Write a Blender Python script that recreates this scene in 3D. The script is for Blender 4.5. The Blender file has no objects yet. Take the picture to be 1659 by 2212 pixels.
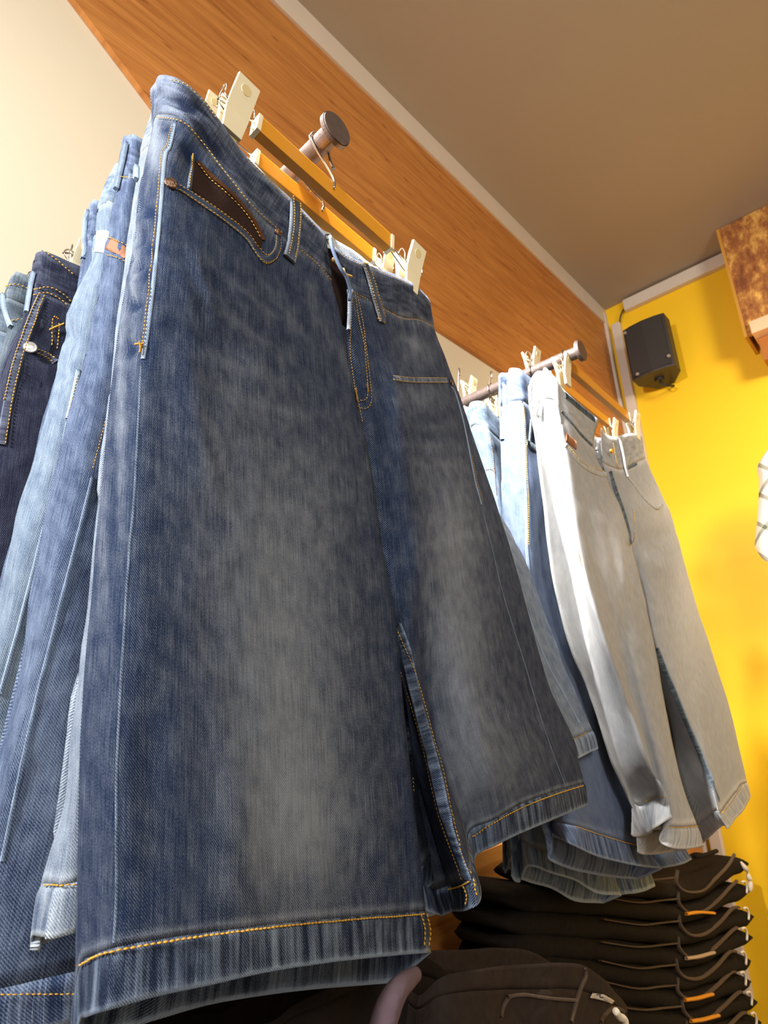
import bpy, bmesh, math, random
from mathutils import Vector, Matrix
from mathutils.bvhtree import BVHTree
from mathutils import noise as mnoise

random.seed(7)
C = bpy.context.scene.collection
V = Vector

# ------------------------------------------------------------------ camera
CZ = 1.35
CR = V((0.68659555, -0.72549650, -0.04734311))      # camera right
CD = V((0.18909308, 0.24107178, -0.95190767))       # camera down
CF = V((0.70201872, 0.64462332, 0.30270517))        # camera forward
FP = 1280.0
CAM = V((0, 0, CZ))
cam_d = bpy.data.cameras.new('camera')
cam = bpy.data.objects.new('camera', cam_d); C.objects.link(cam)
m = Matrix.Identity(4)
for i in range(3):
    m[i][0] = CR[i]; m[i][1] = -CD[i]; m[i][2] = -CF[i]; m[i][3] = CAM[i]
cam.matrix_world = m
cam_d.sensor_fit = 'VERTICAL'; cam_d.sensor_height = 24.0
cam_d.lens = 24.0 * FP / 2212.0
cam_d.clip_start = 0.02
cam_d.dof.use_dof = True; cam_d.dof.focus_distance = 0.68; cam_d.dof.aperture_fstop = 7.0
bpy.context.scene.camera = cam

# ------------------------------------------------------------------ light
sc = bpy.context.scene
sc.view_settings.view_transform = 'Standard'; sc.view_settings.look = 'None'
sc.view_settings.gamma = 1.0; sc.view_settings.exposure = 0.42
w = bpy.data.worlds.new('world'); sc.world = w; w.use_nodes = True
w.node_tree.nodes['Background'].inputs[0].default_value = (1.0, 0.93, 0.85, 1)
w.node_tree.nodes['Background'].inputs[1].default_value = 0.30

def area(name, loc, target, size, power, col, spread=180):
    l = bpy.data.lights.new(name, 'AREA'); l.shape = 'DISK'; l.size = size
    l.energy = power; l.color = col; l.spread = math.radians(spread)
    o = bpy.data.objects.new(name, l); C.objects.link(o)
    o.location = loc
    o.rotation_euler = (V(target) - V(loc)).to_track_quat('-Z', 'Y').to_euler()
    return o
area('spot_key', (-1.15, 0.50, CZ + 1.00), (0.45, 0.52, CZ + 0.30), 0.22, 21, (0.97, 0.97, 1.0), 110)
area('spot_far', (0.12, 0.48, CZ + 1.32), (1.20, 0.52, CZ + 0.25), 0.12, 16, (1.0, 0.98, 0.98), 70)
area('room_lamp', (-0.5, -1.9, CZ + 1.5), (0.6, 0.5, CZ + 0.25), 0.9, 33, (1.0, 0.97, 0.93))
area('lamp_yellow', (1.7, -0.5, CZ + 1.2), (2.9, 0.2, CZ + 0.2), 0.35, 12, (1.0, 0.90, 0.74), 140)

# ------------------------------------------------------------------ helpers
def s2l(c):
    c = c / 255.0
    return c / 12.92 if c <= 0.04045 else ((c + 0.055) / 1.055) ** 2.4
def rgb(r, g, b): return (s2l(r), s2l(g), s2l(b), 1.0)

def ray(px, py):
    return CR * ((px - 829.5) / FP) + CD * ((py - 1106.0) / FP) + CF
def P(px, py, Y):
    r = ray(px, py); return CAM + r * (Y / r.y)
def PX(px, py, X):
    r = ray(px, py); return CAM + r * (X / r.x)
def PZ(px, py, Z):
    r = ray(px, py); return CAM + r * ((Z - CZ) / r.z)
def proj(p):
    d = p - CAM; z = max(d.dot(CF), 1e-4)
    return 829.5 + FP * d.dot(CR) / z, 1106.0 + FP * d.dot(CD) / z

def new_mat(name):
    mt = bpy.data.materials.new(name); mt.use_nodes = True
    return mt, mt.node_tree.nodes, mt.node_tree.links, mt.node_tree.nodes['Principled BSDF']

def plain(name, col, rough=0.6, metal=0.0, var=0.06, scale=30, bump=0.0, spec=0.5):
    mt, n, l, b = new_mat(name)
    tc = n.new('ShaderNodeTexCoord'); nz = n.new('ShaderNodeTexNoise')
    nz.inputs['Scale'].default_value = scale; nz.inputs['Detail'].default_value = 4
    l.new(tc.outputs['Object'], nz.inputs['Vector'])
    mx = n.new('ShaderNodeMix'); mx.data_type = 'RGBA'
    mx.inputs[6].default_value = tuple(max(0, c * (1 - var)) for c in col[:3]) + (1,)
    mx.inputs[7].default_value = tuple(min(1, c * (1 + var)) for c in col[:3]) + (1,)
    l.new(nz.outputs[0], mx.inputs[0]); l.new(mx.outputs[2], b.inputs['Base Color'])
    b.inputs['Roughness'].default_value = rough; b.inputs['Metallic'].default_value = metal
    b.inputs['Specular IOR Level'].default_value = spec
    if bump:
        bp = n.new('ShaderNodeBump'); bp.inputs['Strength'].default_value = bump
        bp.inputs['Distance'].default_value = 0.002
        l.new(nz.outputs[0], bp.inputs['Height']); l.new(bp.outputs[0], b.inputs['Normal'])
    return mt

def mnode(n, l, op, a, bb, clamp=False):
    q = n.new('ShaderNodeMath'); q.operation = op; q.use_clamp = clamp
    for i, s in enumerate((a, bb)):
        if isinstance(s, (int, float)): q.inputs[i].default_value = s
        else: l.new(s, q.inputs[i])
    return q.outputs[0]

def denim(name, dark, light, mode='body', base=0.12, contrast=1.0, twill=0.38, tint=None):
    mt, n, l, b = new_mat(name)
    uv = n.new('ShaderNodeUVMap'); uv.uv_map = 'UVMap'
    def mapped(sx, sy):
        mp = n.new('ShaderNodeMapping'); mp.inputs['Scale'].default_value = (sx, sy, 1)
        l.new(uv.outputs[0], mp.inputs['Vector']); return mp.outputs[0]
    def nz(vec, sc_=1.0, det=3.0):
        q = n.new('ShaderNodeTexNoise'); q.inputs['Scale'].default_value = sc_
        q.inputs['Detail'].default_value = det; q.inputs['Roughness'].default_value = 0.6
        l.new(vec, q.inputs['Vector']); return q.outputs[0]
    wv = n.new('ShaderNodeTexWave'); wv.bands_direction = 'DIAGONAL'
    wv.inputs['Scale'].default_value = 1.0; wv.inputs['Distortion'].default_value = 1.6
    wv.inputs['Detail'].default_value = 2; wv.inputs['Detail Scale'].default_value = 2.2
    l.new(mapped(290, 250), wv.inputs['Vector'])
    slub = nz(mapped(1100, 22)); slub2 = nz(mapped(260, 9)); mott = nz(mapped(62, 44), 1, 6)
    grain = nz(mapped(1200, 900), 1, 2)
    at = n.new('ShaderNodeAttribute'); at.attribute_name = 'fade'
    ed = n.new('ShaderNodeAttribute'); ed.attribute_name = 'edge'
    def cen(x, k): return mnode(n, l, 'MULTIPLY', mnode(n, l, 'SUBTRACT', x, 0.5), k)
    f = mnode(n, l, 'ADD', at.outputs['Fac'], base)
    f = mnode(n, l, 'ADD', f, cen(slub, 0.85 * contrast))
    f = mnode(n, l, 'ADD', f, cen(slub2, 0.12 * contrast))
    f = mnode(n, l, 'ADD', f, cen(mott, 0.7 * contrast))
    f = mnode(n, l, 'ADD', f, cen(grain, 0.8 * contrast))
    f = mnode(n, l, 'ADD', f, cen(wv.outputs[1], twill * contrast))
    hgt = mnode(n, l, 'ADD', mnode(n, l, 'MULTIPLY', wv.outputs[1], 0.7), mnode(n, l, 'MULTIPLY', slub, 0.8))
    if mode != 'body':
        sx, sy = (120, 9) if mode == 'hem' else (24, 90)
        pk = nz(mapped(sx, sy), 1, 2)
        pkc = mnode(n, l, 'MULTIPLY', mnode(n, l, 'SUBTRACT', pk, 0.5), 1.7 if mode == 'hem' else 1.1)
        f = mnode(n, l, 'ADD', f, pkc)
        hgt = mnode(n, l, 'ADD', hgt, mnode(n, l, 'MULTIPLY', pk, 4.0 if mode == 'hem' else 2.5))
    en = mnode(n, l, 'MULTIPLY', ed.outputs['Fac'], mnode(n, l, 'ADD', mott, 0.35))
    f = mnode(n, l, 'ADD', f, en)
    f = mnode(n, l, 'MULTIPLY', f, 1.0, True)
    mx = n.new('ShaderNodeMix'); mx.data_type = 'RGBA'
    mx.inputs[6].default_value = dark; mx.inputs[7].default_value = light
    l.new(f, mx.inputs[0])
    out = mx.outputs[2]
    if tint:
        t = n.new('ShaderNodeMix'); t.data_type = 'RGBA'; l.new(out, t.inputs[6]); t.inputs[7].default_value = tint
        l.new(mnode(n, l, 'MULTIPLY', nz(mapped(7, 4), 1, 3), 0.7), t.inputs[0]); out = t.outputs[2]
    l.new(out, b.inputs['Base Color'])
    b.inputs['Roughness'].default_value = 0.92; b.inputs['Specular IOR Level'].default_value = 0.15
    bp = n.new('ShaderNodeBump'); bp.inputs['Strength'].default_value = 0.55; bp.inputs['Distance'].default_value = 0.0012
    l.new(hgt, bp.inputs['Height']); l.new(bp.outputs[0], b.inputs['Normal'])
    return mt

def mesh_obj(name, verts, faces, mat, parent=None, smooth=True, uvs=None, attrs=None, solid=0):
    me = bpy.data.meshes.new(name)
    me.from_pydata([tuple(v) for v in verts], [], faces); me.update()
    if smooth:
        for p in me.polygons: p.use_smooth = True
    if uvs is not None:
        lay = me.uv_layers.new(name='UVMap')
        for lp in me.loops: lay.data[lp.index].uv = uvs[lp.vertex_index]
    for k, vals in (attrs or {}).items():
        a = me.attributes.new(k, 'FLOAT', 'POINT'); a.data.foreach_set('value', vals)
    me.materials.append(mat)
    o = bpy.data.objects.new(name, me); C.objects.link(o)
    if parent: o.parent = parent
    if solid:
        md = o.modifiers.new('thickness', 'SOLIDIFY'); md.thickness = solid; md.offset = -1
    return o

def tag(o, label, cat, group=None):
    o['label'] = label; o['category'] = cat
    if group: o['group'] = group
    return o
def thing(name, label, cat, group=None):
    o = bpy.data.objects.new(name, None); C.objects.link(o)
    return tag(o, label, cat, group)

def rebase(root, pt):
    """put the Empty at the thing's own hanging or standing point"""
    d = V(pt)
    root.location = d
    for ch in root.children: ch.location = ch.location - d

def bm_obj(name, bm, mat, parent=None, smooth=False, bevel=0, seg=2):
    if bevel:
        bmesh.ops.bevel(bm, geom=list(bm.edges), offset=bevel, segments=seg, affect='EDGES', profile=0.6)
    bmesh.ops.recalc_face_normals(bm, faces=bm.faces)
    me = bpy.data.meshes.new(name); bm.to_mesh(me); bm.free()
    if smooth:
        for p in me.polygons: p.use_smooth = True
    me.materials.append(mat)
    o = bpy.data.objects.new(name, me); C.objects.link(o)
    if parent: o.parent = parent
    return o

def box8(pts):
    """pts: 8 corners, 0-3 near face ring, 4-7 far face ring"""
    bm = bmesh.new(); v = [bm.verts.new(p) for p in pts]
    for f in ((0,1,2,3),(7,6,5,4),(0,4,5,1),(1,5,6,2),(2,6,7,3),(3,7,4,0)):
        bm.faces.new([v[i] for i in f])
    return bm
def abox(x0, x1, y0, y1, z0, z1):
    return box8([(x0,y0,z0),(x1,y0,z0),(x1,y0,z1),(x0,y0,z1),(x0,y1,z0),(x1,y1,z0),(x1,y1,z1),(x0,y1,z1)])

def catmull(pts, n):
    out = []
    N = len(pts)
    for i in range(N - 1):
        p0 = pts[i-1] if i > 0 else pts[0] * 2 - pts[1]
        p1, p2 = pts[i], pts[i+1]
        p3 = pts[i+2] if i + 2 < N else pts[-1] * 2 - pts[-2]
        for k in range(n):
            t = k / n
            out.append(0.5 * ((2*p1) + (p2-p0)*t + (2*p0-5*p1+4*p2-p3)*t*t + (3*p1-p0-3*p2+p3)*t*t*t))
    out.append(pts[-1].copy())
    return out

def tube(name, pts, r, mat, parent=None, seg=8, n=6, taper=None, cap=True):
    pts = catmull([V(p) for p in pts], n) if n > 1 else [V(p) for p in pts]
    vs, fs = [], []
    up = None
    for i, p in enumerate(pts):
        t = (pts[min(i+1, len(pts)-1)] - pts[max(i-1, 0)]).normalized()
        if up is None:
            up = t.orthogonal().normalized()
        up = (up - t * up.dot(t)).normalized()
        b = t.cross(up)
        rr = r if taper is None else r * taper(i / (len(pts)-1))
        for k in range(seg):
            a = 2 * math.pi * k / seg
            vs.append(p + up * (rr * math.cos(a)) + b * (rr * math.sin(a)))
    for i in range(len(pts)-1):
        for k in range(seg):
            fs.append((i*seg+k, i*seg+(k+1) % seg, (i+1)*seg+(k+1) % seg, (i+1)*seg+k))
    if cap:
        fs.append(tuple(range(seg-1, -1, -1))); fs.append(tuple((len(pts)-1)*seg+k for k in range(seg)))
    return mesh_obj(name, vs, fs, mat, parent)

# ------------------------------------------------------------------ garments
class Garment:
    def __init__(self, root, mats, noise_amp=0.0012, seed=0):
        self.root = root; self.mats = mats; self.V = []; self.F = []; self.bvh = None
        self.amp = noise_amp; self.seed = seed
    def tube_half(self, rows, Yb, side, crotch, names, back_raise=0.0, back_drop=0.0, hem_drop=None,
                  nr=6, nc=5, fades=(), creases=(), whisk=(), fold=None):
        """rows: list of rows of world points across the front, left to right.
        side 'L' = outer side is the left end, 'R' = outer side is the right end."""
        R = len(rows)
        ctrl = []
        for i, row in enumerate(rows):
            k = i / (R - 1)
            raise_ = back_raise * max(0, 1 - i / 2.5)
            drop = back_drop * max(0, (k - 0.5) * 2)
            if hem_drop: drop = hem_drop[i]
            inner = row if side == 'L' else row[::-1]      # inner: from outer end to inner end
            outer_to_inner = inner
            n = len(outer_to_inner)
            back = []
            for j, p in enumerate(outer_to_inner):
                if j == 0: continue
                fr = j / (n - 1)
                y = Yb - 0.006 * (1 - min(1, j / 1.5))
                back.append(V((p.x, y, p.z + raise_ * min(1, (j - 1) / 2) - drop)))
            back[0] = V((back[0].x, Yb, back[0].z))
            ctrl.append(outer_to_inner[::-1] + back)       # inner front -> outer -> inner back
        # dense
        dn = [catmull(r, nc) for r in ctrl]
        M = len(dn[0])
        cols = [catmull([dn[i][j] for i in range(R)], nr) for j in range(M)]
        NR = len(cols[0])
        G = [[cols[j][i].copy() for j in range(M)] for i in range(NR)]
        # orientation sign: normal of the front must look to -Y
        def normal(i, j):
            a = G[min(i+1, NR-1)][j] - G[max(i-1, 0)][j]
            b = G[i][min(j+1, M-1)] - G[i][max(j-1, 0)]
            nn = a.cross(b)
            return nn.normalized() if nn.length > 1e-12 else V((0, -1, 0))
        jf = (len(rows[0]) // 2) * nc
        sg = -1 if normal(NR // 2, jf).y > 0 else 1
        N = [[normal(i, j) * sg for j in range(M)] for i in range(NR)]
        nfront = (len(rows[0]) - 1) * nc
        D = [[0.0] * M for _ in range(NR)]
        fade = [[0.0] * M for _ in range(NR)]; edge = [[0.0] * M for _ in range(NR)]
        s = self.seed
        for i in range(NR):
            for j in range(M):
                p = G[i][j]
                q = V((p.x * 14 + s * 3.1, p.y * 14, p.z * 7))
                d = mnoise.noise(q) * self.amp * 1.6 + mnoise.noise(q * 3.1) * self.amp * 0.7
                k = i / (NR - 1)
                x, y = proj(p)
                if j <= nfront + 2:
                    for (x1, y1, x2, y2, wd, am) in creases:
                        dx, dy = x2 - x1, y2 - y1; L2 = dx*dx + dy*dy
                        t = ((x-x1)*dx + (y-y1)*dy) / L2
                        tt = min(1, max(0, t))
                        dd = math.hypot(x - x1 - dx*tt, y - y1 - dy*tt)
                        if dd < wd * 3: d += am * math.exp(-dd*dd/(wd*wd)) * (0.4 + 0.6 * math.sin(math.pi * tt))
                    fv = 0
                    for (fx, fy, sx, sy, am) in fades:
                        e = ((x-fx)/sx)**2 + ((y-fy)/sy)**2
                        if e < 6: fv += am * math.exp(-e)
                    for (x1, y1, x2, y2, wd, am) in whisk:
                        dx, dy = x2 - x1, y2 - y1; L2 = dx*dx + dy*dy
                        t = min(1, max(0, ((x-x1)*dx + (y-y1)*dy) / L2))
                        dd = math.hypot(x - x1 - dx*t, y - y1 - dy*t)
                        if dd < wd * 3: fv += am * math.exp(-dd*dd/(wd*wd)) * (0.3 + 0.7 * math.sin(math.pi * t))
                    if fold is not None: fv *= min(1, max(0, (j - fold*nc + 2) / 3.0))
                    fade[i][j] = fv
                else:
                    fade[i][j] = 0.1
                D[i][j] = d * (1.0 if j > nfront + 2 else 1.25)
                g = (NR - 1 - i) / nr
                e = 0
                if abs(g - 1) < 1.0: e = max(e, 0.6 * max(0, 1 - abs(g - 1.08) / 0.10))
                if g < 0.14: e = max(e, 1.5 * (1 - g / 0.14))
                g2 = i / nr
                if g2 < 0.25: e = max(e, 0.5 * (1 - g2 / 0.25))
                if abs(g2 - 1) < 0.18: e = max(e, 0.4 * (1 - abs(g2 - 1) / 0.18))
                edge[i][j] = e
        # uv
        U = [[(0, 0)] * M for _ in range(NR)]
        for i in range(NR):
            cu = 0; us = [0]
            for j in range(1, M):
                cu += (G[i][j] - G[i][j-1]).length; us.append(cu)
            ref = us[jf]
            for j in range(M): U[i][j] = us[j] - ref
        VV = [[0.0] * M for _ in range(NR)]
        for j in range(M):
            c = 0
            for i in range(1, NR):
                c += (G[i][j] - G[i-1][j]).length; VV[i][j] = c
        for i in range(NR):
            for j in range(M):
                G[i][j] = G[i][j] + N[i][j] * D[i][j]
        crow = crotch * nr
        secs = ((0, nr, 0.0016, names[0], self.mats[1]), (nr, NR - 1 - nr, 0.0, names[1], self.mats[0]),
                (NR - 1 - nr, NR - 1, 0.0014, names[2], self.mats[2]))
        objs = []
        for (a, b, off, nm, mt) in secs:
            vs, uvs, fa, ea, fs = [], [], [], [], []
            for i in range(a, b + 1):
                for j in range(M + 1):
                    jj = j if j < M else 0
                    oo = 0.0 if (off and i == (b if a == 0 else a)) else off
                    vs.append(G[i][jj] + N[i][jj] * oo)
                    if j < M: uvs.append((U[i][j], VV[i][j]))
                    else: uvs.append((U[i][M-1] + (G[i][0]-G[i][M-1]).length, VV[i][M-1]))
                    fa.append(fade[i][jj]); ea.append(edge[i][jj])
            W = M + 1
            for i in range(b - a):
                for j in range(M):
                    if j == M - 1 and (a + i) < crow: continue
                    q = (i*W+j, i*W+j+1, (i+1)*W+j+1, (i+1)*W+j)
                    if sg * 1 == 1: q = (q[0], q[3], q[2], q[1])
                    fs.append(q)
            # make the faces look outward
            p0, p1, p2 = vs[fs[0][0]], vs[fs[0][1]], vs[fs[0][2]]
            mid = (b - a)//2
            fj = mid * M + jf if (a >= crow) else mid * (M - 1) + jf
            fj = min(fj, len(fs) - 1)
            fq = fs[fj]; nn = (vs[fq[1]] - vs[fq[0]]).cross(vs[fq[2]] - vs[fq[0]])
            if nn.y > 0: fs = [f[::-1] for f in fs]
            objs.append(mesh_obj(nm, vs, fs, mt, self.root, uvs=uvs, attrs={'fade': fa, 'edge': ea}, solid=0.0017))
            base = len(self.V)
            self.V += vs; self.F += [tuple(base + k for k in f) for f in fs]
        self.bvh = None
        return objs
    def hit(self, x, y):
        if self.bvh is None: self.bvh = BVHTree.FromPolygons([tuple(v) for v in self.V], self.F)
        r = ray(x, y).normalized()
        h = self.bvh.ray_cast(CAM, r, 5.0)
        if h[0] is None: return None
        nn = h[1]
        if nn.dot(r) > 0: nn = -nn
        return h[0], nn
    def trace(self, poly, step=7):
        pts = [V((x, y, 0)) for x, y in poly]
        L = sum((pts[i+1]-pts[i]).length for i in range(len(pts)-1))
        n = max(2, int(L / step / max(1, len(pts)-1)))
        out = []
        for q in catmull(pts, n):
            h = self.hit(q.x, q.y)
            if h: out.append((h[0], h[1]))
        # drop leaps in depth
        if len(out) > 2:
            cl = [out[0]]
            for o in out[1:]:
                if (o[0] - cl[-1][0]).length < 0.03: cl.append(o)
            out = cl
        # smooth a little
        for _ in range(2):
            sm = [out[0]]
            for i in range(1, len(out)-1):
                sm.append(((out[i-1][0] + out[i][0]*2 + out[i+1][0]) / 4, (out[i-1][1] + out[i][1]*2 + out[i+1][1]).normalized()))
            if len(out) > 1: sm.append(out[-1])
            out = sm
        return out
    def ribbon(self, name, poly, width, mat, lift=0.0012, thick=0.0008, taper=False, edge=0.3, parent=None, fade=0.1):
        tr = self.trace(poly)
        if len(tr) < 3: return None
        vs, fs, uvs, ea = [], [], [], []
        prof = ((-1, -1.2), (-0.92, 0.3), (-0.6, 1), (0, 0.8), (0.6, 1), (0.92, 0.3), (1, -1.2))
        K = len(prof); c = 0
        for i, (p, nn) in enumerate(tr):
            t = (tr[min(i+1, len(tr)-1)][0] - tr[max(i-1, 0)][0])
            if t.length < 1e-7: t = V((0, 0, -1))
            t.normalize(); b = t.cross(nn).normalized()
            if i: c += (p - tr[i-1][0]).length
            for (a, h) in prof:
                vs.append(p + b * (a * width / 2) + nn * (lift + thick * h)); uvs.append((c, a * width / 2) if mat.name.endswith('_hem') else (a * width / 2, c))
                ea.append(edge * (1 if abs(a) > 0.8 else 0.15))
        for i in range(len(tr)-1):
            for k in range(K-1):
                fs.append((i*K+k, i*K+k+1, (i+1)*K+k+1, (i+1)*K+k))
        fs.append(tuple(range(K))); fs.append(tuple((len(tr)-1)*K+k for k in range(K-1, -1, -1)))
        n0 = (vs[fs[3][1]]-vs[fs[3][0]]).cross(vs[fs[3][2]]-vs[fs[3][0]])
        if n0.dot(tr[0][1]) < 0: fs = [f[::-1] for f in fs]
        return mesh_obj(name, vs, fs, mat, parent or self.root, uvs=uvs, attrs={'fade': [fade]*len(vs), 'edge': ea})
    def stitch(self, polys, mat, ln=0.0028, gap=0.0011, r=0.00048, lift=0.0012, name='stitching', parent=None):
        for poly in polys:
            vs, fs = [], []
            tr = self.trace(poly, 4)
            if len(tr) < 3: continue
            cum = [0]
            for i in range(1, len(tr)): cum.append(cum[-1] + (tr[i][0]-tr[i-1][0]).length)
            def at(s):
                for i in range(1, len(cum)):
                    if cum[i] >= s:
                        f = (s - cum[i-1]) / max(1e-9, cum[i]-cum[i-1])
                        return tr[i-1][0].lerp(tr[i][0], f), tr[i-1][1].lerp(tr[i][1], f).normalized()
                return tr[-1]
            s = 0.0
            while s + ln < cum[-1]:
                a, na = at(s); b, nb = at(s + ln)
                t = (b - a)
                if t.length > 1e-6:
                    t.normalize(); sd = t.cross(na).normalized()
                    rr = r * random.uniform(0.9, 1.15)
                    base = len(vs)
                    mid = (a + b) / 2; sk = sd * random.uniform(-0.00015, 0.00015)
                    for (q, nq, k, h) in ((a, na, 0.45, 0.1), (mid, na, 1.0, 0.9), (b, nb, 0.45, 0.1)):
                        o = q + nq * (lift + r * h) + sk
                        for (u_, w_) in ((-1, -.6), (-.6, .7), (.6, .7), (1, -.6)):
                            vs.append(o + sd * (u_ * rr * k) + nq * (w_ * rr * k))
                    for m_ in range(2):
                        o = base + m_ * 4
                        for k in range(4): fs.append((o+k, o+(k+1) % 4, o+4+(k+1) % 4, o+4+k))
                    fs.append((base+3, base+2, base+1, base)); fs.append((base+8, base+9, base+10, base+11))
                s += ln + gap * random.uniform(0.8, 1.3)
            if vs: mesh_obj(name, vs, fs, mat, parent or self.root)
    def patch(self, name, upper, lower, mat, lift=0.001, n=8, m_=5, thick=0.0012, parent=None):
        up = catmull([V((x, y, 0)) for x, y in upper], n); lo = catmull([V((x, y, 0)) for x, y in lower], n)
        vs, uvs = [], []
        for i in range(len(up)):
            for k in range(m_ + 1):
                q = up[i].lerp(lo[i], k / m_)
                h = self.hit(q.x, q.y)
                if h is None:
                    if not vs: return None
                    vs.append(vs[-1].copy()); uvs.append(uvs[-1]); continue
                vs.append(h[0] + h[1] * lift); uvs.append((h[0].x, h[0].z))
        W = m_ + 1
        fs = [(i*W+k, i*W+k+1, (i+1)*W+k+1, (i+1)*W+k) for i in range(len(up)-1) for k in range(m_)]
        f = fs[len(fs)//2]; nn = (vs[f[1]]-vs[f[0]]).cross(vs[f[2]]-vs[f[0]])
        if nn.dot(vs[f[0]] - CAM) > 0: fs = [q[::-1] for q in fs]
        return mesh_obj(name, vs, fs, mat, parent or self.root, uvs=uvs,
                        attrs={'fade': [0.1]*len(vs), 'edge': [0.0]*len(vs)}, solid=thick)
    def rivet(self, x, y, r, mat, name='rivet'):
        h = self.hit(x, y)
        if not h: return
        p, nn = h
        t = nn.orthogonal().normalized(); b = nn.cross(t)
        vs, fs = [], []
        prof = ((1.0, -0.0005), (1.0, 0.0010), (0.86, 0.0018), (0.62, 0.0015), (0.5, 0.0021), (0.25, 0.0024))
        S = 20
        for (k, z) in prof:
            for q in range(S):
                a = 2*math.pi*q/S
                vs.append(p + nn * (0.0012 + z) + (t*math.cos(a) + b*math.sin(a)) * (r*k))
        for i in range(len(prof)-1):
            for q in range(S): fs.append((i*S+q, i*S+(q+1) % S, (i+1)*S+(q+1) % S, (i+1)*S+q))
        fs.append(tuple((len(prof)-1)*S+q for q in range(S)))
        return mesh_obj(name, vs, fs, mat, self.root)

def rows_px(Y0, rows, ws):
    """rows of pixel points; ws = offset toward the viewer per column (or per row list)"""
    out = []
    for i, r in enumerate(rows):
        wr = ws[i] if isinstance(ws[0], (list, tuple)) else ws
        out.append([P(x, y, Y0 - wr[j]) for j, (x, y) in enumerate(r)])
    return out

def generic(G, Y0, T, levels, crotch=5, seed=0, right=None, gap=0.012, fades=(), creases=(), nr=6, nc=4,
            hem_drop=0.012, only=None, whisk=()):
    """levels: (back-left px, seam px, width in metres, right tilt in metres)"""
    rnd = random.Random(seed)
    L, Rr = [], []
    n = len(levels)
    wob = [rnd.uniform(-1, 1) for _ in range(8)]
    for i, (a, b, wd, tz) in enumerate(levels):
        pa = P(a[0], a[1], Y0 + T); pb = P(b[0], b[1], Y0)
        if pa.x > pb.x - 0.003: pa.x = pb.x - 0.003
        pm = V((pa.x + (pb.x-pa.x)*0.22, Y0 + T*0.42, (pa.z+pb.z)/2))
        if right: pr = P(right[i][0], right[i][1], Y0 + T*0.45)
        else: pr = V((pb.x + wd, Y0 + T*0.5, pb.z - tz))
        cx = pb.x + (pr.x - pb.x) * 0.5
        cz = lambda x: pb.z + (pr.z - pb.z) * (x - pb.x) / max(1e-6, pr.x - pb.x)
        k = i / (n-1)
        g = 0 if i < crotch else gap * (0.3 + (i - crotch) * 0.35)
        bul = 0.006 + 0.010 * k
        row = [pa, pm, pb]
        for f in (0.25, 0.5, 0.75, 1.0):
            x = pb.x + (cx - g - pb.x) * f
            row.append(V((x, Y0 - bul * math.sin(math.pi * min(f, 0.98)) * (1 + 0.5*wob[int(f*4)-1]) + (0.004 if f == 1 else 0), cz(x))))
        L.append(row)
        row = []
        for f in (0.0, 0.25, 0.5, 0.75):
            x = cx + g + (pr.x - 0.012 - cx - g) * f
            row.append(V((x, Y0 - bul * math.sin(math.pi * f) * (1 + 0.5*wob[4+int(f*4)-0 if f < 1 else 7]) + (0.004 if f == 0 else 0), cz(x))))
        row += [V((pr.x - 0.010, Y0 + T*0.10, pr.z)), V((pr.x, Y0 + T*0.45, pr.z)), V((pr.x - 0.004, Y0 + T*0.9, pr.z))]
        Rr.append(row)
    nm = ('waistband', 'shorts_leg', 'hem')
    if only != 'R': G.tube_half(L, Y0 + T + 0.004, 'L', crotch, nm, 0.012, hem_drop, None, nr, nc, fades, creases, whisk)
    if only != 'L': G.tube_half(Rr, Y0 + T + 0.004, 'R', crotch, nm, 0.012, hem_drop, None, nr, nc, fades, creases, whisk)
    return L, Rr

# ------------------------------------------------------------------ materials
D_NAVY = rgb(30, 41, 64); L_GREY = rgb(150, 156, 164)
hero_m = [denim('denim_indigo', rgb(22, 38, 66), rgb(148, 156, 166), 'body', 0.06),
          denim('denim_indigo_band', rgb(26, 36, 58), rgb(142, 152, 170), 'band', 0.12),
          denim('denim_indigo_hem', rgb(24, 34, 56), rgb(140, 156, 176), 'hem', 0.14)]
hero_seam = denim('denim_seam', rgb(30, 42, 64), rgb(160, 178, 200), 'body', 0.18)
def trio(nm, d, l_, base=0.15, contrast=1.0, tint=None):
    return [denim(nm, d, l_, 'body', base, contrast, tint=tint), denim(nm + '_band', d, l_, 'band', base, contrast, tint=tint),
            denim(nm + '_hem', d, l_, 'hem', base, contrast, tint=tint)]
mid_m = trio('denim_mid_blue', rgb(34, 48, 78), rgb(150, 166, 190), 0.22)
dark_m = trio('denim_dark', rgb(24, 27, 46), rgb(110, 116, 134), 0.10, 0.8)
worn_m = trio('denim_worn', rgb(52, 70, 98), rgb(186, 196, 204), 0.38)
slate_m = trio('denim_slate', rgb(44, 56, 70), rgb(140, 152, 158), 0.25)
pale_m = trio('denim_pale', rgb(84, 104, 130), rgb(222, 222, 220), 0.50, 0.8, tint=rgb(170, 164, 152))
wash_m = trio('denim_blue_wash', rgb(48, 66, 104), rgb(150, 162, 178), 0.34, 0.7)
sky_m = trio('denim_sky', rgb(58, 78, 104), rgb(176, 190, 200), 0.30, 0.9)
ice_m = trio('denim_ice', rgb(80, 100, 126), rgb(206, 216, 220), 0.50, 0.9)
ice_seam = denim('denim_pale_seam', rgb(70, 92, 130), rgb(190, 204, 224), 'body', 0.45)
thread = plain('yellow_thread', rgb(200, 150, 48), 0.7, var=0.2, scale=400)
thread_tan = plain('tan_thread', rgb(150, 118, 84), 0.8, var=0.2, scale=400)
thread_dark = plain('dark_thread', rgb(70, 66, 62), 0.8, var=0.2, scale=400)
copper = plain('copper_rivet', rgb(120, 92, 74), 0.35, 0.9, 0.35, 600, 0.4)
steel = plain('steel_wire', rgb(190, 180, 168), 0.22, 1.0, 0.05, 60)
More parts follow.
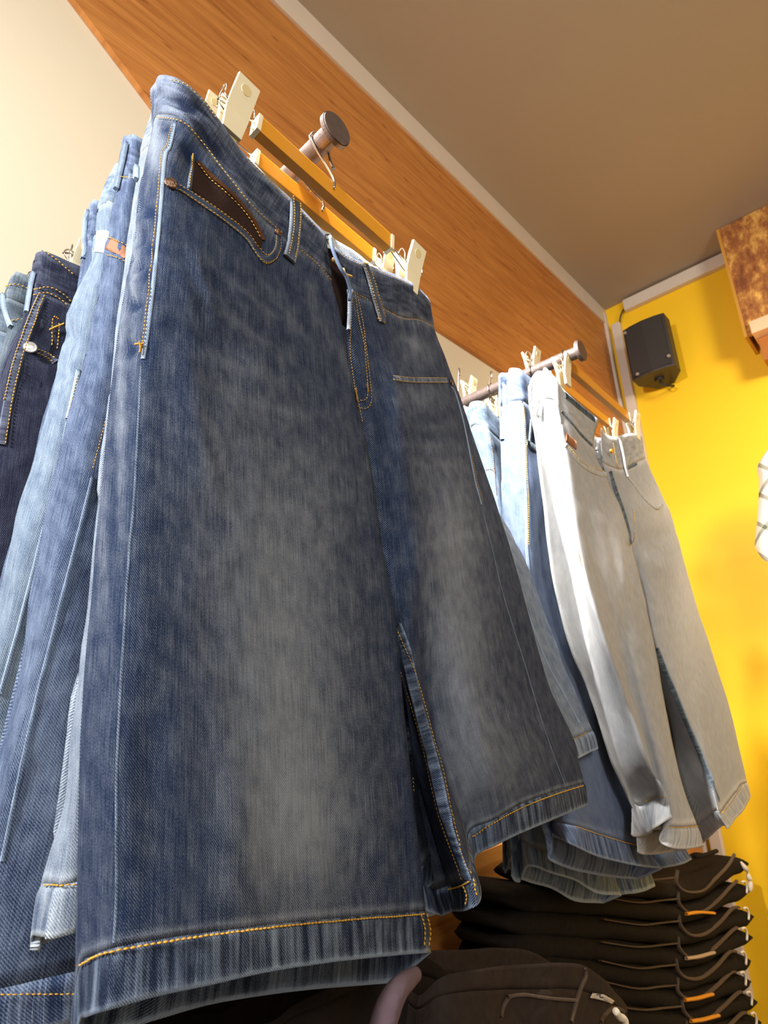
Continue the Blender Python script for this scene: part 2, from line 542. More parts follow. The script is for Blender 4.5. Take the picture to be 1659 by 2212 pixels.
silver = plain('silver_rivet', rgb(215, 212, 205), 0.3, 0.8, 0.1, 300)
brown_cloth = plain('brown_pocket_cloth', rgb(48, 34, 30), 0.95, 0, 0.25, 500, 0.4, 0.1)
brown_edge = plain('brown_pocket_edge', rgb(84, 54, 34), 0.95, 0, 0.3, 700, 0.5, 0.1)
ivory = plain('ivory_plastic', rgb(238, 226, 190), 0.32, 0, 0.03, 20)
ochre = plain('ochre_hanger_bar', rgb(216, 146, 34), 0.35, 0, 0.06, 14)
label_m = plain('grey_label', rgb(186, 190, 184), 0.8, 0, 0.08, 120)
ink = plain('label_ink', rgb(60, 62, 66), 0.8)
gunmetal = plain('brown_metal', rgb(104, 90, 84), 0.4, 0.45, 0.28, 90, 0.5)
leather = plain('leather_patch', rgb(140, 88, 58), 0.7, 0, 0.15, 200, 0.3)
cord_m = plain('white_cord', rgb(220, 205, 180), 0.85, 0, 0.1, 400, 0.3)
black_m = plain('black_plastic', rgb(50, 44, 41), 0.5, 0, 0.12, 60)
white_trim = plain('white_trim', rgb(214, 200, 182), 0.6, 0, 0.05, 12)

def wood_mat():
    mt, n, l, b = new_mat('orange_wood')
    tc = n.new('ShaderNodeTexCoord'); mp = n.new('ShaderNodeMapping')
    mp.inputs['Scale'].default_value = (1.1, 1, 16); l.new(tc.outputs['Object'], mp.inputs['Vector'])
    n1 = n.new('ShaderNodeTexNoise'); n1.inputs['Scale'].default_value = 3; n1.inputs['Detail'].default_value = 6
    n1.inputs['Distortion'].default_value = 0.6
    l.new(mp.outputs[0], n1.inputs['Vector'])
    mp3 = n.new('ShaderNodeMapping'); mp3.inputs['Scale'].default_value = (3.2, 1, 60); l.new(tc.outputs['Object'], mp3.inputs['Vector'])
    n3 = n.new('ShaderNodeTexNoise'); n3.inputs['Scale'].default_value = 3; n3.inputs['Detail'].default_value = 4
    l.new(mp3.outputs[0], n3.inputs['Vector'])
    mxn = mnode(n, l, 'ADD', mnode(n, l, 'MULTIPLY', n1.outputs[0], 0.65), mnode(n, l, 'MULTIPLY', n3.outputs[0], 0.35))
    cr = n.new('ShaderNodeValToRGB')
    cr.color_ramp.elements[0].position = 0.32; cr.color_ramp.elements[0].color = rgb(160, 94, 38)
    cr.color_ramp.elements[1].position = 0.70; cr.color_ramp.elements[1].color = rgb(206, 140, 68)
    l.new(mxn, cr.inputs[0])
    # knots: small dark flecks stretched along the grain
    mp2 = n.new('ShaderNodeMapping'); mp2.inputs['Scale'].default_value = (7, 1, 20); l.new(tc.outputs['Object'], mp2.inputs['Vector'])
    vo = n.new('ShaderNodeTexVoronoi'); vo.inputs['Scale'].default_value = 1.3; l.new(mp2.outputs[0], vo.inputs['Vector'])
    k = n.new('ShaderNodeValToRGB'); k.color_ramp.elements[0].position = 0.05; k.color_ramp.elements[0].color = (1, 1, 1, 1)
    k.color_ramp.elements[1].position = 0.17; k.color_ramp.elements[1].color = (0, 0, 0, 1)
    l.new(vo.outputs['Distance'], k.inputs[0])
    mx = n.new('ShaderNodeMix'); mx.data_type = 'RGBA'; l.new(cr.outputs[0], mx.inputs[6]); mx.inputs[7].default_value = rgb(128, 66, 22)
    l.new(mnode(n, l, 'MULTIPLY', k.outputs[0], 0.6), mx.inputs[0]); l.new(mx.outputs[2], b.inputs['Base Color'])
    b.inputs['Roughness'].default_value = 0.5
    return mt
wood = wood_mat()
paint_cream = plain('cream_paint', rgb(214, 202, 176), 0.75, 0, 0.02, 3)
paint_yellow = plain('yellow_paint', rgb(252, 200, 18), 0.6, 0, 0.02, 3)
paint_ceiling = plain('taupe_ceiling', rgb(172, 158, 140), 0.9, 0, 0.03, 3)

# ------------------------------------------------------------------ room shell
YW = 0.97
XW = 2.9863 * YW
ZC = CZ + 2.0339 * YW
def struct(name, bm, mat, **k):
    o = bm_obj(name, bm, mat, **k); o['kind'] = 'structure'; return o
struct('wall_left', abox(-2.5, XW + 0.1, YW, YW + 0.12, 0, ZC + 0.1), paint_cream)
struct('wall_right', abox(XW, XW + 0.12, -3.2, YW, 0, ZC + 0.1), paint_yellow)
struct('ceiling', abox(-2.5, XW + 0.12, -3.2, YW + 0.12, ZC, ZC + 0.1), paint_ceiling)
struct('floor', abox(-2.5, XW + 0.12, -3.2, YW + 0.12, -0.1, 0), plain('grey_floor', rgb(120, 105, 90), 0.5, 0, 0.1, 8))
# wood board over the rails, its left end cut on a slant
YB = YW - 0.016
a0, a1, a2 = P(162, 0, YB), P(335, 230, YB), P(433, 361, YB)
b1 = P(1078, 802, YB)
zt = P(582, 0, YB).z
sl = (a1 - a0) / (a1.z - a0.z)
top_l = a0 + sl * (zt + 0.02 - a0.z)
zb = (a2.z + b1.z) / 2
pts2 = [(top_l.x, zt + 0.02), (a0.x, a0.z), (a1.x, a1.z), (a2.x, zb + 0.006), (XW - 0.002, zb - 0.01), (XW - 0.002, zt + 0.02)]
bm = bmesh.new()
f0 = [bm.verts.new((x, YB, z)) for x, z in pts2]; f1 = [bm.verts.new((x, YW - 0.001, z)) for x, z in pts2]
bm.faces.new(f0); bm.faces.new(f1[::-1])
for i in range(len(f0)):
    j = (i+1) % len(f0); bm.faces.new((f0[i], f1[i], f1[j], f0[j]))
struct('trim_1', bm, wood)['label'] = 'orange wood board along the top of the wall'
# white cornice under the ceiling
struct('trim_2', abox(-2.5, XW, YW - 0.026, YW - 0.001, zt, ZC), white_trim, bevel=0.003)
# corner trim
struct('trim_3', abox(XW - 0.035, XW - 0.001, YW - 0.03, YW - 0.001, 0, ZC - 0.03), white_trim, bevel=0.003)
# lower wall panel
struct('trim_4', abox(-2.5, XW - 0.04, YW - 0.02, YW - 0.001, 0.1, CZ - 0.36), wood)
# cable ducts on the yellow wall
q0, q1 = PX(1349, 664, XW - 0.02), PX(1566, 572, XW - 0.02)
struct('trim_5', abox(XW - 0.035, XW - 0.001, q1.y - 0.9, q0.y, ZC - 0.075, ZC - 0.012), white_trim, bevel=0.004)
q0, q1 = PX(1330, 698, XW - 0.03), PX(1360, 878, XW - 0.03)
struct('trim_6', abox(XW - 0.035, XW - 0.001, q0.y - 0.02, q0.y + 0.025, 0.2, q0.z), white_trim, bevel=0.004)
o = tube('speaker_cable', [PX(1347, 668, XW - 0.02), PX(1341, 682, XW - 0.03), PX(1338, 700, XW - 0.02)], 0.004, black_m)
tag(o, 'short dark cable curving between two white ducts beside the ceiling corner', 'cable')

# ------------------------------------------------------------------ wall speaker
sp = thing('wall_speaker', 'black box loudspeaker mounted high on the yellow wall', 'speaker')
XS = XW - 0.21
c = [PX(1342, 704, XS), PX(1433, 681, XS), PX(1458, 790, XS), PX(1362, 818, XS)]
y_l = (c[0].y + c[3].y) / 2; y_r = (c[1].y + c[2].y) / 2
z_t = (c[0].z + c[1].z) / 2; z_b = (c[2].z + c[3].z) / 2
bm = bmesh.new()
prof = [(XS + 0.012, y_l), (XS, y_l - 0.04), (XS - 0.006, (y_l + y_r)/2), (XS, y_r + 0.04), (XS + 0.012, y_r),
        (XS + 0.09, y_r + 0.0), (XS + 0.19, y_r + 0.06), (XS + 0.19, y_l - 0.06), (XS + 0.09, y_l)]
lo = [bm.verts.new((x, y, z_b)) for x, y in prof]; hi = [bm.verts.new((x, y, z_t)) for x, y in prof]
bm.faces.new(lo); bm.faces.new(hi[::-1])
for i in range(len(lo)):
    j = (i+1) % len(lo); bm.faces.new((lo[i], hi[i], hi[j], lo[j]))
bm_obj('speaker_cabinet', bm, black_m, sp, bevel=0.004)
mesh_dark = plain('speaker_grille_cloth', rgb(46, 42, 38), 0.7, 0, 0.35, 900, 0.5)
bm = box8([(XS - 0.002, y_l - 0.012, z_b + 0.012), (XS - 0.008, (y_l+y_r)/2, z_b + 0.012), (XS - 0.008, (y_l+y_r)/2, z_t - 0.012), (XS - 0.002, y_l - 0.012, z_t - 0.012),
           (XS + 0.01, y_l - 0.012, z_b + 0.012), (XS + 0.004, (y_l+y_r)/2, z_b + 0.012), (XS + 0.004, (y_l+y_r)/2, z_t - 0.012), (XS + 0.01, y_l - 0.012, z_t - 0.012)])
bm2 = box8([(XS - 0.008, (y_l+y_r)/2, z_b + 0.012), (XS - 0.002, y_r + 0.012, z_b + 0.012), (XS - 0.002, y_r + 0.012, z_t - 0.012), (XS - 0.008, (y_l+y_r)/2, z_t - 0.012),
            (XS + 0.004, (y_l+y_r)/2, z_b + 0.012), (XS + 0.01, y_r + 0.012, z_b + 0.012), (XS + 0.01, y_r + 0.012, z_t - 0.012), (XS + 0.004, (y_l+y_r)/2, z_t - 0.012)])
me_t = bpy.data.meshes.new('t'); bm2.to_mesh(me_t); bm2.free(); bm.from_mesh(me_t)
bm_obj('speaker_grille', bm, mesh_dark, sp)
def disc(name, ctr, axis, r, h, mat, parent, seg=16, r2=None):
    axis = V(axis).normalized(); t = axis.orthogonal().normalized(); b = axis.cross(t)
    bm = bmesh.new(); A, B = [], []
    for k in range(seg):
        a = 2*math.pi*k/seg; d = t*math.cos(a) + b*math.sin(a)
        A.append(bm.verts.new(V(ctr) + d*r)); B.append(bm.verts.new(V(ctr) + d*(r2 or r) + axis*h))
    bm.faces.new(A[::-1]); bm.faces.new(B)
    for k in range(seg): bm.faces.new((A[k], A[(k+1) % seg], B[(k+1) % seg], B[k]))
    return bm_obj(name, bm, mat, parent)
for (y, z) in ((y_l - 0.016, z_t - 0.03), (y_r + 0.014, z_b + 0.045), (y_l - 0.035, z_b + 0.016)):
    disc('screw', (XS - 0.004, y, z), (-1, 0, 0), 0.0075, 0.006, silver, sp)
disc('cable_socket', (XS + 0.09, (y_l+y_r)/2, z_b), (0, 0, -1), 0.022, 0.012, plain('socket_black', rgb(30, 26, 26), 0.5), sp)
tube('speaker_lead', [(XS + 0.09, (y_l+y_r)/2, z_b - 0.012), (XS + 0.10, (y_l+y_r)/2 - 0.02, z_b - 0.04), (XS + 0.15, (y_l+y_r)/2 - 0.04, z_b - 0.03), (XS + 0.2, (y_l+y_r)/2 - 0.02, z_b - 0.01)], 0.005, plain('lead_black', rgb(30, 26, 26), 0.5), sp)
tube('mount_bracket', [(XS + 0.18, (y_l+y_r)/2, (z_t+z_b)/2), (XW, (y_l+y_r)/2, (z_t+z_b)/2)], 0.02, black_m, sp, n=1)

# ------------------------------------------------------------------ wooden wall box at the right
def plaster_wood():
    mt, n, l, b = new_mat('gilded_board')
    tc = n.new('ShaderNodeTexCoord')
    n1 = n.new('ShaderNodeTexNoise'); n1.inputs['Scale'].default_value = 22; n1.inputs['Detail'].default_value = 8; n1.inputs['Roughness'].default_value = 0.7
    mp = n.new('ShaderNodeMapping'); mp.inputs['Scale'].default_value = (1, 1, 0.55); l.new(tc.outputs['Object'], mp.inputs['Vector']); l.new(mp.outputs[0], n1.inputs['Vector'])
    cr = n.new('ShaderNodeValToRGB'); e = cr.color_ramp.elements
    e[0].position = 0.36; e[0].color = rgb(122, 66, 28); e[1].position = 0.66; e[1].color = rgb(232, 178, 84)
    q = e.new(0.5); q.color = rgb(166, 104, 48)
    l.new(n1.outputs[0], cr.inputs[0]); l.new(cr.outputs[0], b.inputs['Base Color']); b.inputs['Roughness'].default_value = 0.7
    bp = n.new('ShaderNodeBump'); bp.inputs['Distance'].default_value = 0.01; bp.inputs['Strength'].default_value = 0.5
    l.new(n1.outputs[0], bp.inputs['Height']); l.new(bp.outputs[0], b.inputs['Normal'])
    return mt
gild = plaster_wood()
XB = XW - 0.20
wb = thing('wall_display_box', 'rough gold and brown wooden display box under the ceiling on the yellow wall', 'display box')
t0 = PX(1552, 509, XB); t1 = PX(1606, 729, XB)
yl = (t0.y + t1.y) / 2
bm_obj('rough_panel', abox(XB, XB + 0.02, yl - 1.0, yl - 0.012, t1.z, ZC - 0.002), gild, wb, bevel=0.002)
bm_obj('side_board', abox(XB - 0.002, XW - 0.001, yl - 0.012, yl, t1.z - 0.003, ZC - 0.002), plain('golden_board', rgb(196, 140, 50), 0.6, 0, 0.1, 10), wb)
t2 = PX(1624, 722, XB - 0.03)
bm_obj('ledge', abox(XB - 0.03, XW - 0.001, yl - 1.0, t2.y, t1.z - 0.012, t1.z + 0.045), plain('pink_pale_wood', rgb(236, 190, 150), 0.6, 0, 0.05, 14), wb, bevel=0.003)
bm_obj('base_board', abox(XB + 0.03, XW - 0.001, yl - 1.0, yl - 0.04, t1.z - 0.12, t1.z - 0.013), plain('brown_board', rgb(168, 100, 34), 0.6, 0, 0.1, 14), wb, bevel=0.002)

# ------------------------------------------------------------------ rail arms with end discs
def arm(fx, fy, label, g):
    r = thing('rail_arm', label, 'rail', g)
    c = P(fx, fy, 0.425)
    disc('pole', (c.x, 0.43, c.z), (0, 1, 0), 0.0135, YW - 0.431, gunmetal, r, 28)
    d = disc('end_disc', (c.x, 0.425, c.z), (0, 1, 0), 0.0235, 0.006, gunmetal, r, 36)
    disc('rim', (c.x, 0.423, c.z), (0, 1, 0), 0.0222, 0.002, gunmetal, d, 36)
    disc('wall_flange', (c.x, YW - 0.006, c.z), (0, 1, 0), 0.032, 0.006, gunmetal, r, 32)
    return c
g = 'metal arms that carry the trouser hangers'
armA = arm(727, 278, 'brown metal arm with a scuffed round end disc, above the big indigo shorts', g)
armB = arm(1256, 757, 'brown metal arm with round end disc, far one above the pale grey shorts', g)

# ------------------------------------------------------------------ hangers
def clip(parent, ctr, k=1.0, lean=0.0):
    """two plastic jaws on a wire spring; ctr = middle of the jaws"""
    root = bpy.data.objects.new('clip', None); C.objects.link(root); root.parent = parent
    root.location = ctr
    rot = Matrix.Rotation(lean, 3, 'Y')
    for s, nm in ((-1, 'front_jaw'), (1, 'back_jaw')):
        prof = [(0.004, -0.028), (0.0078, -0.028), (0.0080, -0.004), (0.0105, 0.012), (0.0150, 0.032), (0.0118, 0.0335), (0.0072, 0.014), (0.004, 0.002)]
        bm = bmesh.new(); A, B = [], []
        for (y, z) in prof:
            wv = 0.0105 if z > -0.01 else 0.0088
            A.append(bm.verts.new(rot @ V((-wv*k, s*y*k, z*k)))); B.append(bm.verts.new(rot @ V((wv*k, s*y*k, z*k))))
        bm.faces.new(A); bm.faces.new(B[::-1])
        for i in range(len(A)):
            j = (i+1) % len(A); bm.faces.new((A[i], B[i], B[j], A[j]))
        o = bm_obj(nm, bm, ivory, root, bevel=0.0007)
        # finger dimple on the handle
        d = disc('finger_dimple', rot @ V((0, s*0.0122*k, 0.0215*k)), V((0, s*0.97, -0.22)), 0.0052*k, 0.0012, plain('ivory_dimple', rgb(226, 206, 150), 0.4), root, 14, 0.0048*k)
    loop = [V((-0.012, 0.007, 0.004)), V((-0.014, 0.006, 0.016)), V((-0.014, 0, 0.026)), V((-0.014, -0.006, 0.016)), V((-0.012, -0.007, 0.004)),
            V((0.012, -0.007, 0.004)), V((0.014, -0.006, 0.016)), V((0.014, 0, 0.026)), V((0.014, 0.006, 0.016)), V((0.012, 0.007, 0.004))]
    tube('spring_wire', [rot @ (p*k) for p in loop], 0.0009, steel, root, 6, 4)
    return root

def hanger(Y, bl, br, clips, armc, label, g, hook_side=1, h=0.026, th=0.014, lean=0.1, k=1.0, bend=0.0):
    """bl, br: left and right top corners of the bar (pixels); clips: pixel centres"""
    r = thing('trouser_hanger', label, 'hanger', g)
    A = P(bl[0], bl[1], Y); B = P(br[0], br[1], Y)
    d = (B - A); d.y = 0; d.normalize(); up = V((-d.z, 0, d.x)); yy = V((0, 1, 0))
    dn = -up * h
    bm = box8([A - yy*th/2 + dn, B - yy*th/2 + dn, B - yy*th/2, A - yy*th/2, A + yy*th/2 + dn, B + yy*th/2 + dn, B + yy*th/2, A + yy*th/2])
    bm_obj('bar', bm, ochre, r, bevel=0.0012)
    for side, q in ((-1, A), (1, B)):
        cp = bm_obj('end_cap', box8([q + d*side*0.004*0 - yy*(th/2+.0012) + dn*1.02, q + d*side*0.006 - yy*(th/2+.0012) + dn*1.02, q + d*side*0.006 - yy*(th/2+.0012), q - yy*(th/2+.0012) + V((0,0,.0))
                                    , q + yy*(th/2+.0012) + dn*1.02, q + d*side*0.006 + yy*(th/2+.0012) + dn*1.02, q + d*side*0.006 + yy*(th/2+.0012), q + yy*(th/2+.0012)]), ivory, r, bevel=0.0006)
    for (cx, cy) in clips:
        cpt = P(cx, cy, Y)
        near, s = (A, -1) if (cpt - A).length < (cpt - B).length else (B, 1)
        off = dn * 0.35
        tip = cpt + d * s * 0.022 + V((0, 0, 0.006))
        tube('clip_rod', [near + off, (near + off + tip)/2 + V((0, 0, 0.001)), tip], 0.0012, steel, r, 6, 3)
        off = dn * 0.75
        lp = [near + off, cpt + V((0, 0, -0.003)), cpt + d*s*0.014 + V((0, 0, 0.0)), cpt + d*s*0.02 + V((0, 0, 0.008)), cpt + d*s*0.014 + V((0, 0, 0.016)), cpt + V((0, 0, 0.014))]
        tube('clip_rod', lp, 0.0011, steel, r, 6, 4)
        clip(r, cpt, k, lean)
    # hook: from the bar over the arm and down, with a small ball at the tip
    mid = (A + B) / 2
    R_ = 0.0160
    root = V((mid.x, Y, mid.z)) if abs(mid.x - armc.x) < 0.05 else V((armc.x, Y, A.z + (B.z-A.z)*(armc.x-A.x)/(B.x-A.x)))
    pts = [V((root.x, Y - th/2 - 0.001, root.z - 0.014)), V((root.x - 0.002, Y - th/2 - 0.001, root.z + 0.004))]
    for a in (200, 170, 140, 110, 80, 50, 20, -10):
        t = math.radians(a)
        pts.append(V((armc.x + R_*math.cos(t), Y - 0.004, armc.z + R_*math.sin(t))))
    pts.append(V((armc.x + R_ + 0.002, Y - 0.004, armc.z - R_*0.9)))
    tip = V((armc.x + R_ + 0.007, Y - 0.004, armc.z - R_*1.35)); pts.append(tip)
    hk = tube('hook', pts, 0.0019, steel, r, 8, 5)
    disc('hook_tip', tip - V((0, 0, 0.003)), (0, 0, 1), 0.0024, 0.005, steel, hk, 10)
    rebase(r, (armc.x, Y, armc.z))
    return r

gA = 'clip hangers on the near arm'; gB = 'clip hangers on the far arm'
hanger(0.462, (561, 261), (838, 511), [(504, 252), (882, 592)], armA, 'yellow bar hanger with ivory clips holding the frontmost indigo shorts', gA, lean=0.18, k=1.4)
hanger(0.512, (556, 335), (800, 540), [(447, 262), (830, 585)], armA, 'yellow bar hanger directly behind the frontmost one, mostly covered by its bar', gA, lean=0.1)
# the ones further back on the near arm: copies carried along the arm
def hanger_at(Y, x0, x1, cl, cr_, armc, label, g):
    A = proj(V((x0, Y, armc.z - 0.045))); B = proj(V((x1, Y, armc.z - 0.058)))
    hanger(Y, A, B, [cl, cr_], armc, label, g)
hanger_at(0.565, 0.34, 0.56, (355, 355), proj(V((0.62, 0.565, armA.z - 0.10))), armA, 'bar hanger third from the front on the near arm, hidden by denim', gA)
hanger_at(0.615, 0.33, 0.55, (305, 420), proj(V((0.61, 0.615, armA.z - 0.10))), armA, 'bar hanger fourth from the front on the near arm, hidden by denim', gA)
hanger_at(0.665, 0.33, 0.55, (265, 480), proj(V((0.61, 0.665, armA.z - 0.10))), armA, 'bar hanger fifth from the front on the near arm, hidden by denim', gA)
hanger_at(0.752, 0.33, 0.55, (170, 572), proj(V((0.61, 0.752, armA.z - 0.10))), armA, 'hanger with ivory clip and wire loop poking out beside the navy waistband', gA)
hanger_at(0.825, 0.33, 0.55, (92, 618), proj(V((0.61, 0.825, armA.z - 0.10))), armA, 'hanger whose thin wire loop shows above the teal waistband at left', gA)
hanger(0.466, (1222, 778), (1352, 893), [(1217, 806), (1368, 925)], armB, 'yellow bar hanger with ivory clips holding the pale grey shorts', gB, lean=0.1, h=0.024, k=1.25)
hanger(0.545, (1185, 805), (1310, 905), [(1150, 792), (1322, 938)], armB, 'hanger with ivory clips holding the blue washed shorts behind the pale grey pair', gB, h=0.024, k=1.25)
hanger(0.655, (1120, 862), (1228, 950), [(1071, 878), (1255, 990)], armB, 'hanger with ivory clip holding the worn ice blue shorts on the far arm', gB, h=0.024, k=1.25)
hanger(0.745, (1055, 862), (1160, 950), [(1014, 850), (1190, 980)], armB, 'rearmost ivory clip hanger on the far arm, beside the indigo hip', gB, h=0.024, k=1.25)

# ------------------------------------------------------------------ hero shorts
gJ = 'denim shorts on the near arm'; gK = 'denim shorts on the far arm'
hero = thing('denim_shorts', 'long indigo denim shorts with faded thighs and yellow stitching, frontmost and largest', 'shorts', gJ)
H = Garment(hero, hero_m, 0.0009, 1)
Y0 = 0.45
rowsL = [
 [(339,180),(350,165),(385,174),(440,220),(520,324),(590,396),(638,440),(672,474),(700,506)],
 [(338,252),(352,249),(392,261),(431,301),(490,378),(560,460),(622,520),(672,560),(716,606)],
 [(316,350),(332,346),(357,350),(402,388),(466,452),(545,532),(612,592),(672,642),(736,682)],
 [(291,506),(312,500),(344,505),(392,537),(456,592),(540,657),(620,712),(698,760),(757,797)],
 [(264,658),(285,655),(324,660),(382,692),(452,737),(540,787),(630,828),(712,862),(781,908)],
 [(242,862),(262,860),(303,860),(372,886),(452,916),(545,946),(640,972),(728,998),(806,1034)],
 [(222,1060),(245,1060),(289,1065),(366,1081),(452,1097),(550,1117),(650,1137),(744,1158),(827,1184)],
 [(200,1280),(225,1280),(274,1285),(356,1296),(452,1306),(555,1317),(660,1327),(764,1338),(855,1348)],
 [(182,1500),(206,1500),(261,1505),(350,1513),(452,1519),(560,1523),(670,1526),(780,1529),(873,1532)],
 [(173,1730),(197,1732),(252,1735),(345,1738),(452,1738),(562,1735),(675,1730),(790,1725),(892,1716)],
 [(172,1900),(197,1904),(252,1905),(345,1902),(452,1892),(565,1882),(680,1872),(795,1862),(908,1850)],
 [(172,2084),(198,2066),(245,2048),(345,2030),(452,2014),(565,2000),(680,1988),(795,1978),(919,1968)],
 [(174,2206),(190,2196),(236,2180),(345,2150),(452,2127),(565,2102),(680,2083),(795,2069),(928,2057)]]
wsL = []
for i in range(13):
    k = i / 12; b = 0.004 + 0.014 * k
    wsL.append([-0.040, -0.024, -0.002, b*0.6, b, b*1.15, b, b*0.7, 0.0])
creL = [(298,440,340,470,7,-0.005),(296,462,334,492,6,0.003),(290,510,334,545,7,-0.005),(286,535,326,566,6,0.003),(282,560,324,596,6,-0.005),(276,600,316,632,7,0.003),(270,640,310,668,8,-0.005),(262,700,300,722,8,0.003),(258,740,300,765,9,-0.004),
        (345,205,420,240,8,-0.004),(380,200,470,290,8,0.004),(430,290,500,370,9,-0.004),(350,560,420,640,14,0.003),(360,700,430,760,12,-0.003),(420,560,470,700,12,0.003),
        (350,200,450,262,14,-0.004),(345,225,420,270,12,0.003),(420,330,470,420,16,-0.004),(470,280,560,380,12,-0.002),
        (390,720,470,1050,40,0.003),(440,900,520,1080,14,-0.0025),(470,860,560,1000,26,0.0025),
        (500,700,640,900,40,0.002),(560,640,700,800,30,-0.002),(700,1740,760,1960,30,-0.003),(810,1700,850,1960,26,0.003),(760,1820,800,1960,20,-0.003),
        (320,1500,330,1900,40,-0.002),(500,1650,520,1980,50,0.003),(392,300,420,360,10,-0.003),(400,640,560,660,20,0.0015)]
fadL = [(610,1560,140,360,.50),(560,1180,160,260,.26),(660,1800,120,150,.34),(500,930,100,160,.12),(700,1050,90,160,.10),(520,800,60,90,.08),
        (262,800,10,330,.35),(222,1150,14,260,.18),(290,560,12,150,.45),(360,200,30,40,.5),(330,300,16,60,.5),(350,320,20,60,.3)]
whL = [(440,560,640,720,9,0.15),(430,640,640,790,10,0.15),(440,760,660,850,11,0.14),(470,850,690,905,10,0.14),(430,960,470,1090,8,0.18),(640,560,720,760,12,0.12),
       (560,600,700,780,9,0.15),(450,920,500,1060,6,0.21),(520,440,610,520,10,0.15),(700,700,790,860,10,0.15),
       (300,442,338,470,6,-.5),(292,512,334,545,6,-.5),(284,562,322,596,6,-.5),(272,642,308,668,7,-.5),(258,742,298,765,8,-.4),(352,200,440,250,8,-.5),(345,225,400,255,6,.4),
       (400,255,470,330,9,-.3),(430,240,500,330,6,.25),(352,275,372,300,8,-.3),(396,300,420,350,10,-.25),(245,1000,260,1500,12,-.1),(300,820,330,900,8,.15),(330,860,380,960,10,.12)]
H.tube_half(rows_px(Y0, rowsL, wsL), Y0 + 0.047, 'L', 7, ('waistband', 'left_leg', 'hem'), 0.022, 0,
            [0]*10 + [0.012, 0.030, 0.036], 8, 7, fadL, creL, whL)
rowsR = [
 [(722,535),(745,553),(773,565),(804,577),(835,588),(865,600),(902,622),(925,655)],
 [(750,625),(768,636),(794,648),(823,663),(845,676),(868,685),(905,690),(935,708)],
 [(752,745),(775,752),(805,758),(838,768),(868,780),(905,788),(940,790),(966,790)],
 [(765,865),(790,875),(825,887),(858,897),(895,903),(935,905),(975,902),(1006,898)],
 [(795,1050),(820,1053),(850,1057),(884,1062),(925,1066),(970,1068),(1020,1066),(1061,1062)],
 [(820,1195),(842,1198),(868,1202),(898,1208),(945,1212),(1000,1212),(1060,1205),(1103,1192)],
 [(846,1345),(862,1348),(886,1352),(915,1358),(965,1360),(1025,1358),(1090,1345),(1141,1328)],
 [(872,1500),(885,1500),(908,1500),(935,1505),(985,1508),(1050,1505),(1125,1492),(1184,1480)],
 [(889,1625),(920,1625),(941,1622),(955,1622),(1012,1618),(1082,1608),(1168,1590),(1234,1590)],
 [(915,1740),(947,1745),(968,1740),(986,1722),(1042,1700),(1106,1682),(1184,1655),(1248,1640)],
 [(966,1915),(1003,1905),(1021,1892),(1013,1802),(1060,1773),(1125,1738),(1195,1711),(1261,1691)],
 [(980,1968),(1010,1966),(1037,1938),(1025,1856),(1068,1827),(1129,1798),(1205,1765),(1268,1737)]]
wsR = [[0,.002,.003,.003,.002,0,-.006,-.026],[-.002,0,.003,.004,.003,0,-.006,-.026],
       [-.006,0,.004,.006,.004,.002,-.005,-.028],[-.010,-.002,.004,.010,.006,.004,-.004,-.028],
       [-.014,-.004,.006,.012,.008,.006,-.003,-.028],[-.016,-.006,.006,.012,.010,.008,-.002,-.028],
       [-.020,-.002,.008,.006,.012,.012,0,-.028],[-.036,0,.008,-.004,.012,.014,.002,-.028],
       [-.040,.004,.012,-.004,.012,.016,.004,-.026],[-.040,.010,.020,-.006,.010,.016,.006,-.026],
       [-.030,.018,.030,-.012,.004,.012,.006,-.026],[-.028,.020,.030,-.014,.002,.010,.004,-.026]]
fadR = [(975,1130,55,120,.34),(985,1420,75,270,.52),(905,860,60,30,.30),(1090,1640,90,110,.22),(900,760,50,50,.20),(930,1000,70,60,.12),(1010,1700,60,120,.2)]
whR = [(870,915,985,925,8,.16),(875,960,1000,965,9,.14),(885,1010,1015,1015,9,.14),(900,1180,1060,1150,9,.12),(850,720,930,760,10,.16),(890,690,900,780,8,.12),
       (960,1560,1050,1800,10,.12),(990,1600,1020,1790,6,.14)]
creR = [(870,940,1000,945,9,-.0015),(890,1035,1020,1040,10,-.0015),(845,700,900,800,14,-.002),(1000,1500,1080,1790,30,.003),(880,690,885,740,8,-.002),(1150,1560,1200,1700,24,-.002)]
H.tube_half(rows_px(Y0, rowsR, wsR), Y0 + 0.047, 'R', 6, ('waistband', 'right_leg', 'hem'), 0.030, 0,
            [0]*9 + [0.002, 0.006, 0.008], 8, 7, fadR, creR, whR, fold=3)
# seams
H.ribbon('side_seam', [(378,268),(366,318),(356,345),(345,480),(333,600),(318,720),(309,776)], 0.0036, hero_seam, 0.0006, 0.0006, edge=0.9, fade=0.30)
H.ribbon('side_seam', [(305,785),(290,1078),(279,1196),(264,1434),(252,1671),(252,1908),(246,2036)], 0.0019, hero_seam, 0.0001, 0.0005, edge=0.4, fade=0.05)
H.ribbon('side_seam', [(1040,1092),(1062,1179),(1083,1269),(1112,1366),(1137,1445),(1162,1531),(1184,1597),(1209,1665),(1222,1700)], 0.0022, hero_seam, 0.0001, 0.0005, edge=0.5, fade=0.05)
H.ribbon('side_seam', [(974,835),(984,850),(1000,907),(1014,975),(1025,1034),(1040,1090)], 0.0034, hero_seam, 0.0005, 0.0008, edge=0.8, fade=0.3)
H.ribbon('inseam', [(859,1350),(878,1412),(898,1500),(925,1605),(943,1676),(958,1745),(976,1806),(997,1862),(1011,1900)], 0.0125, hero_m[2], 0.0004, 0.0010, edge=0.4, fade=0.0)
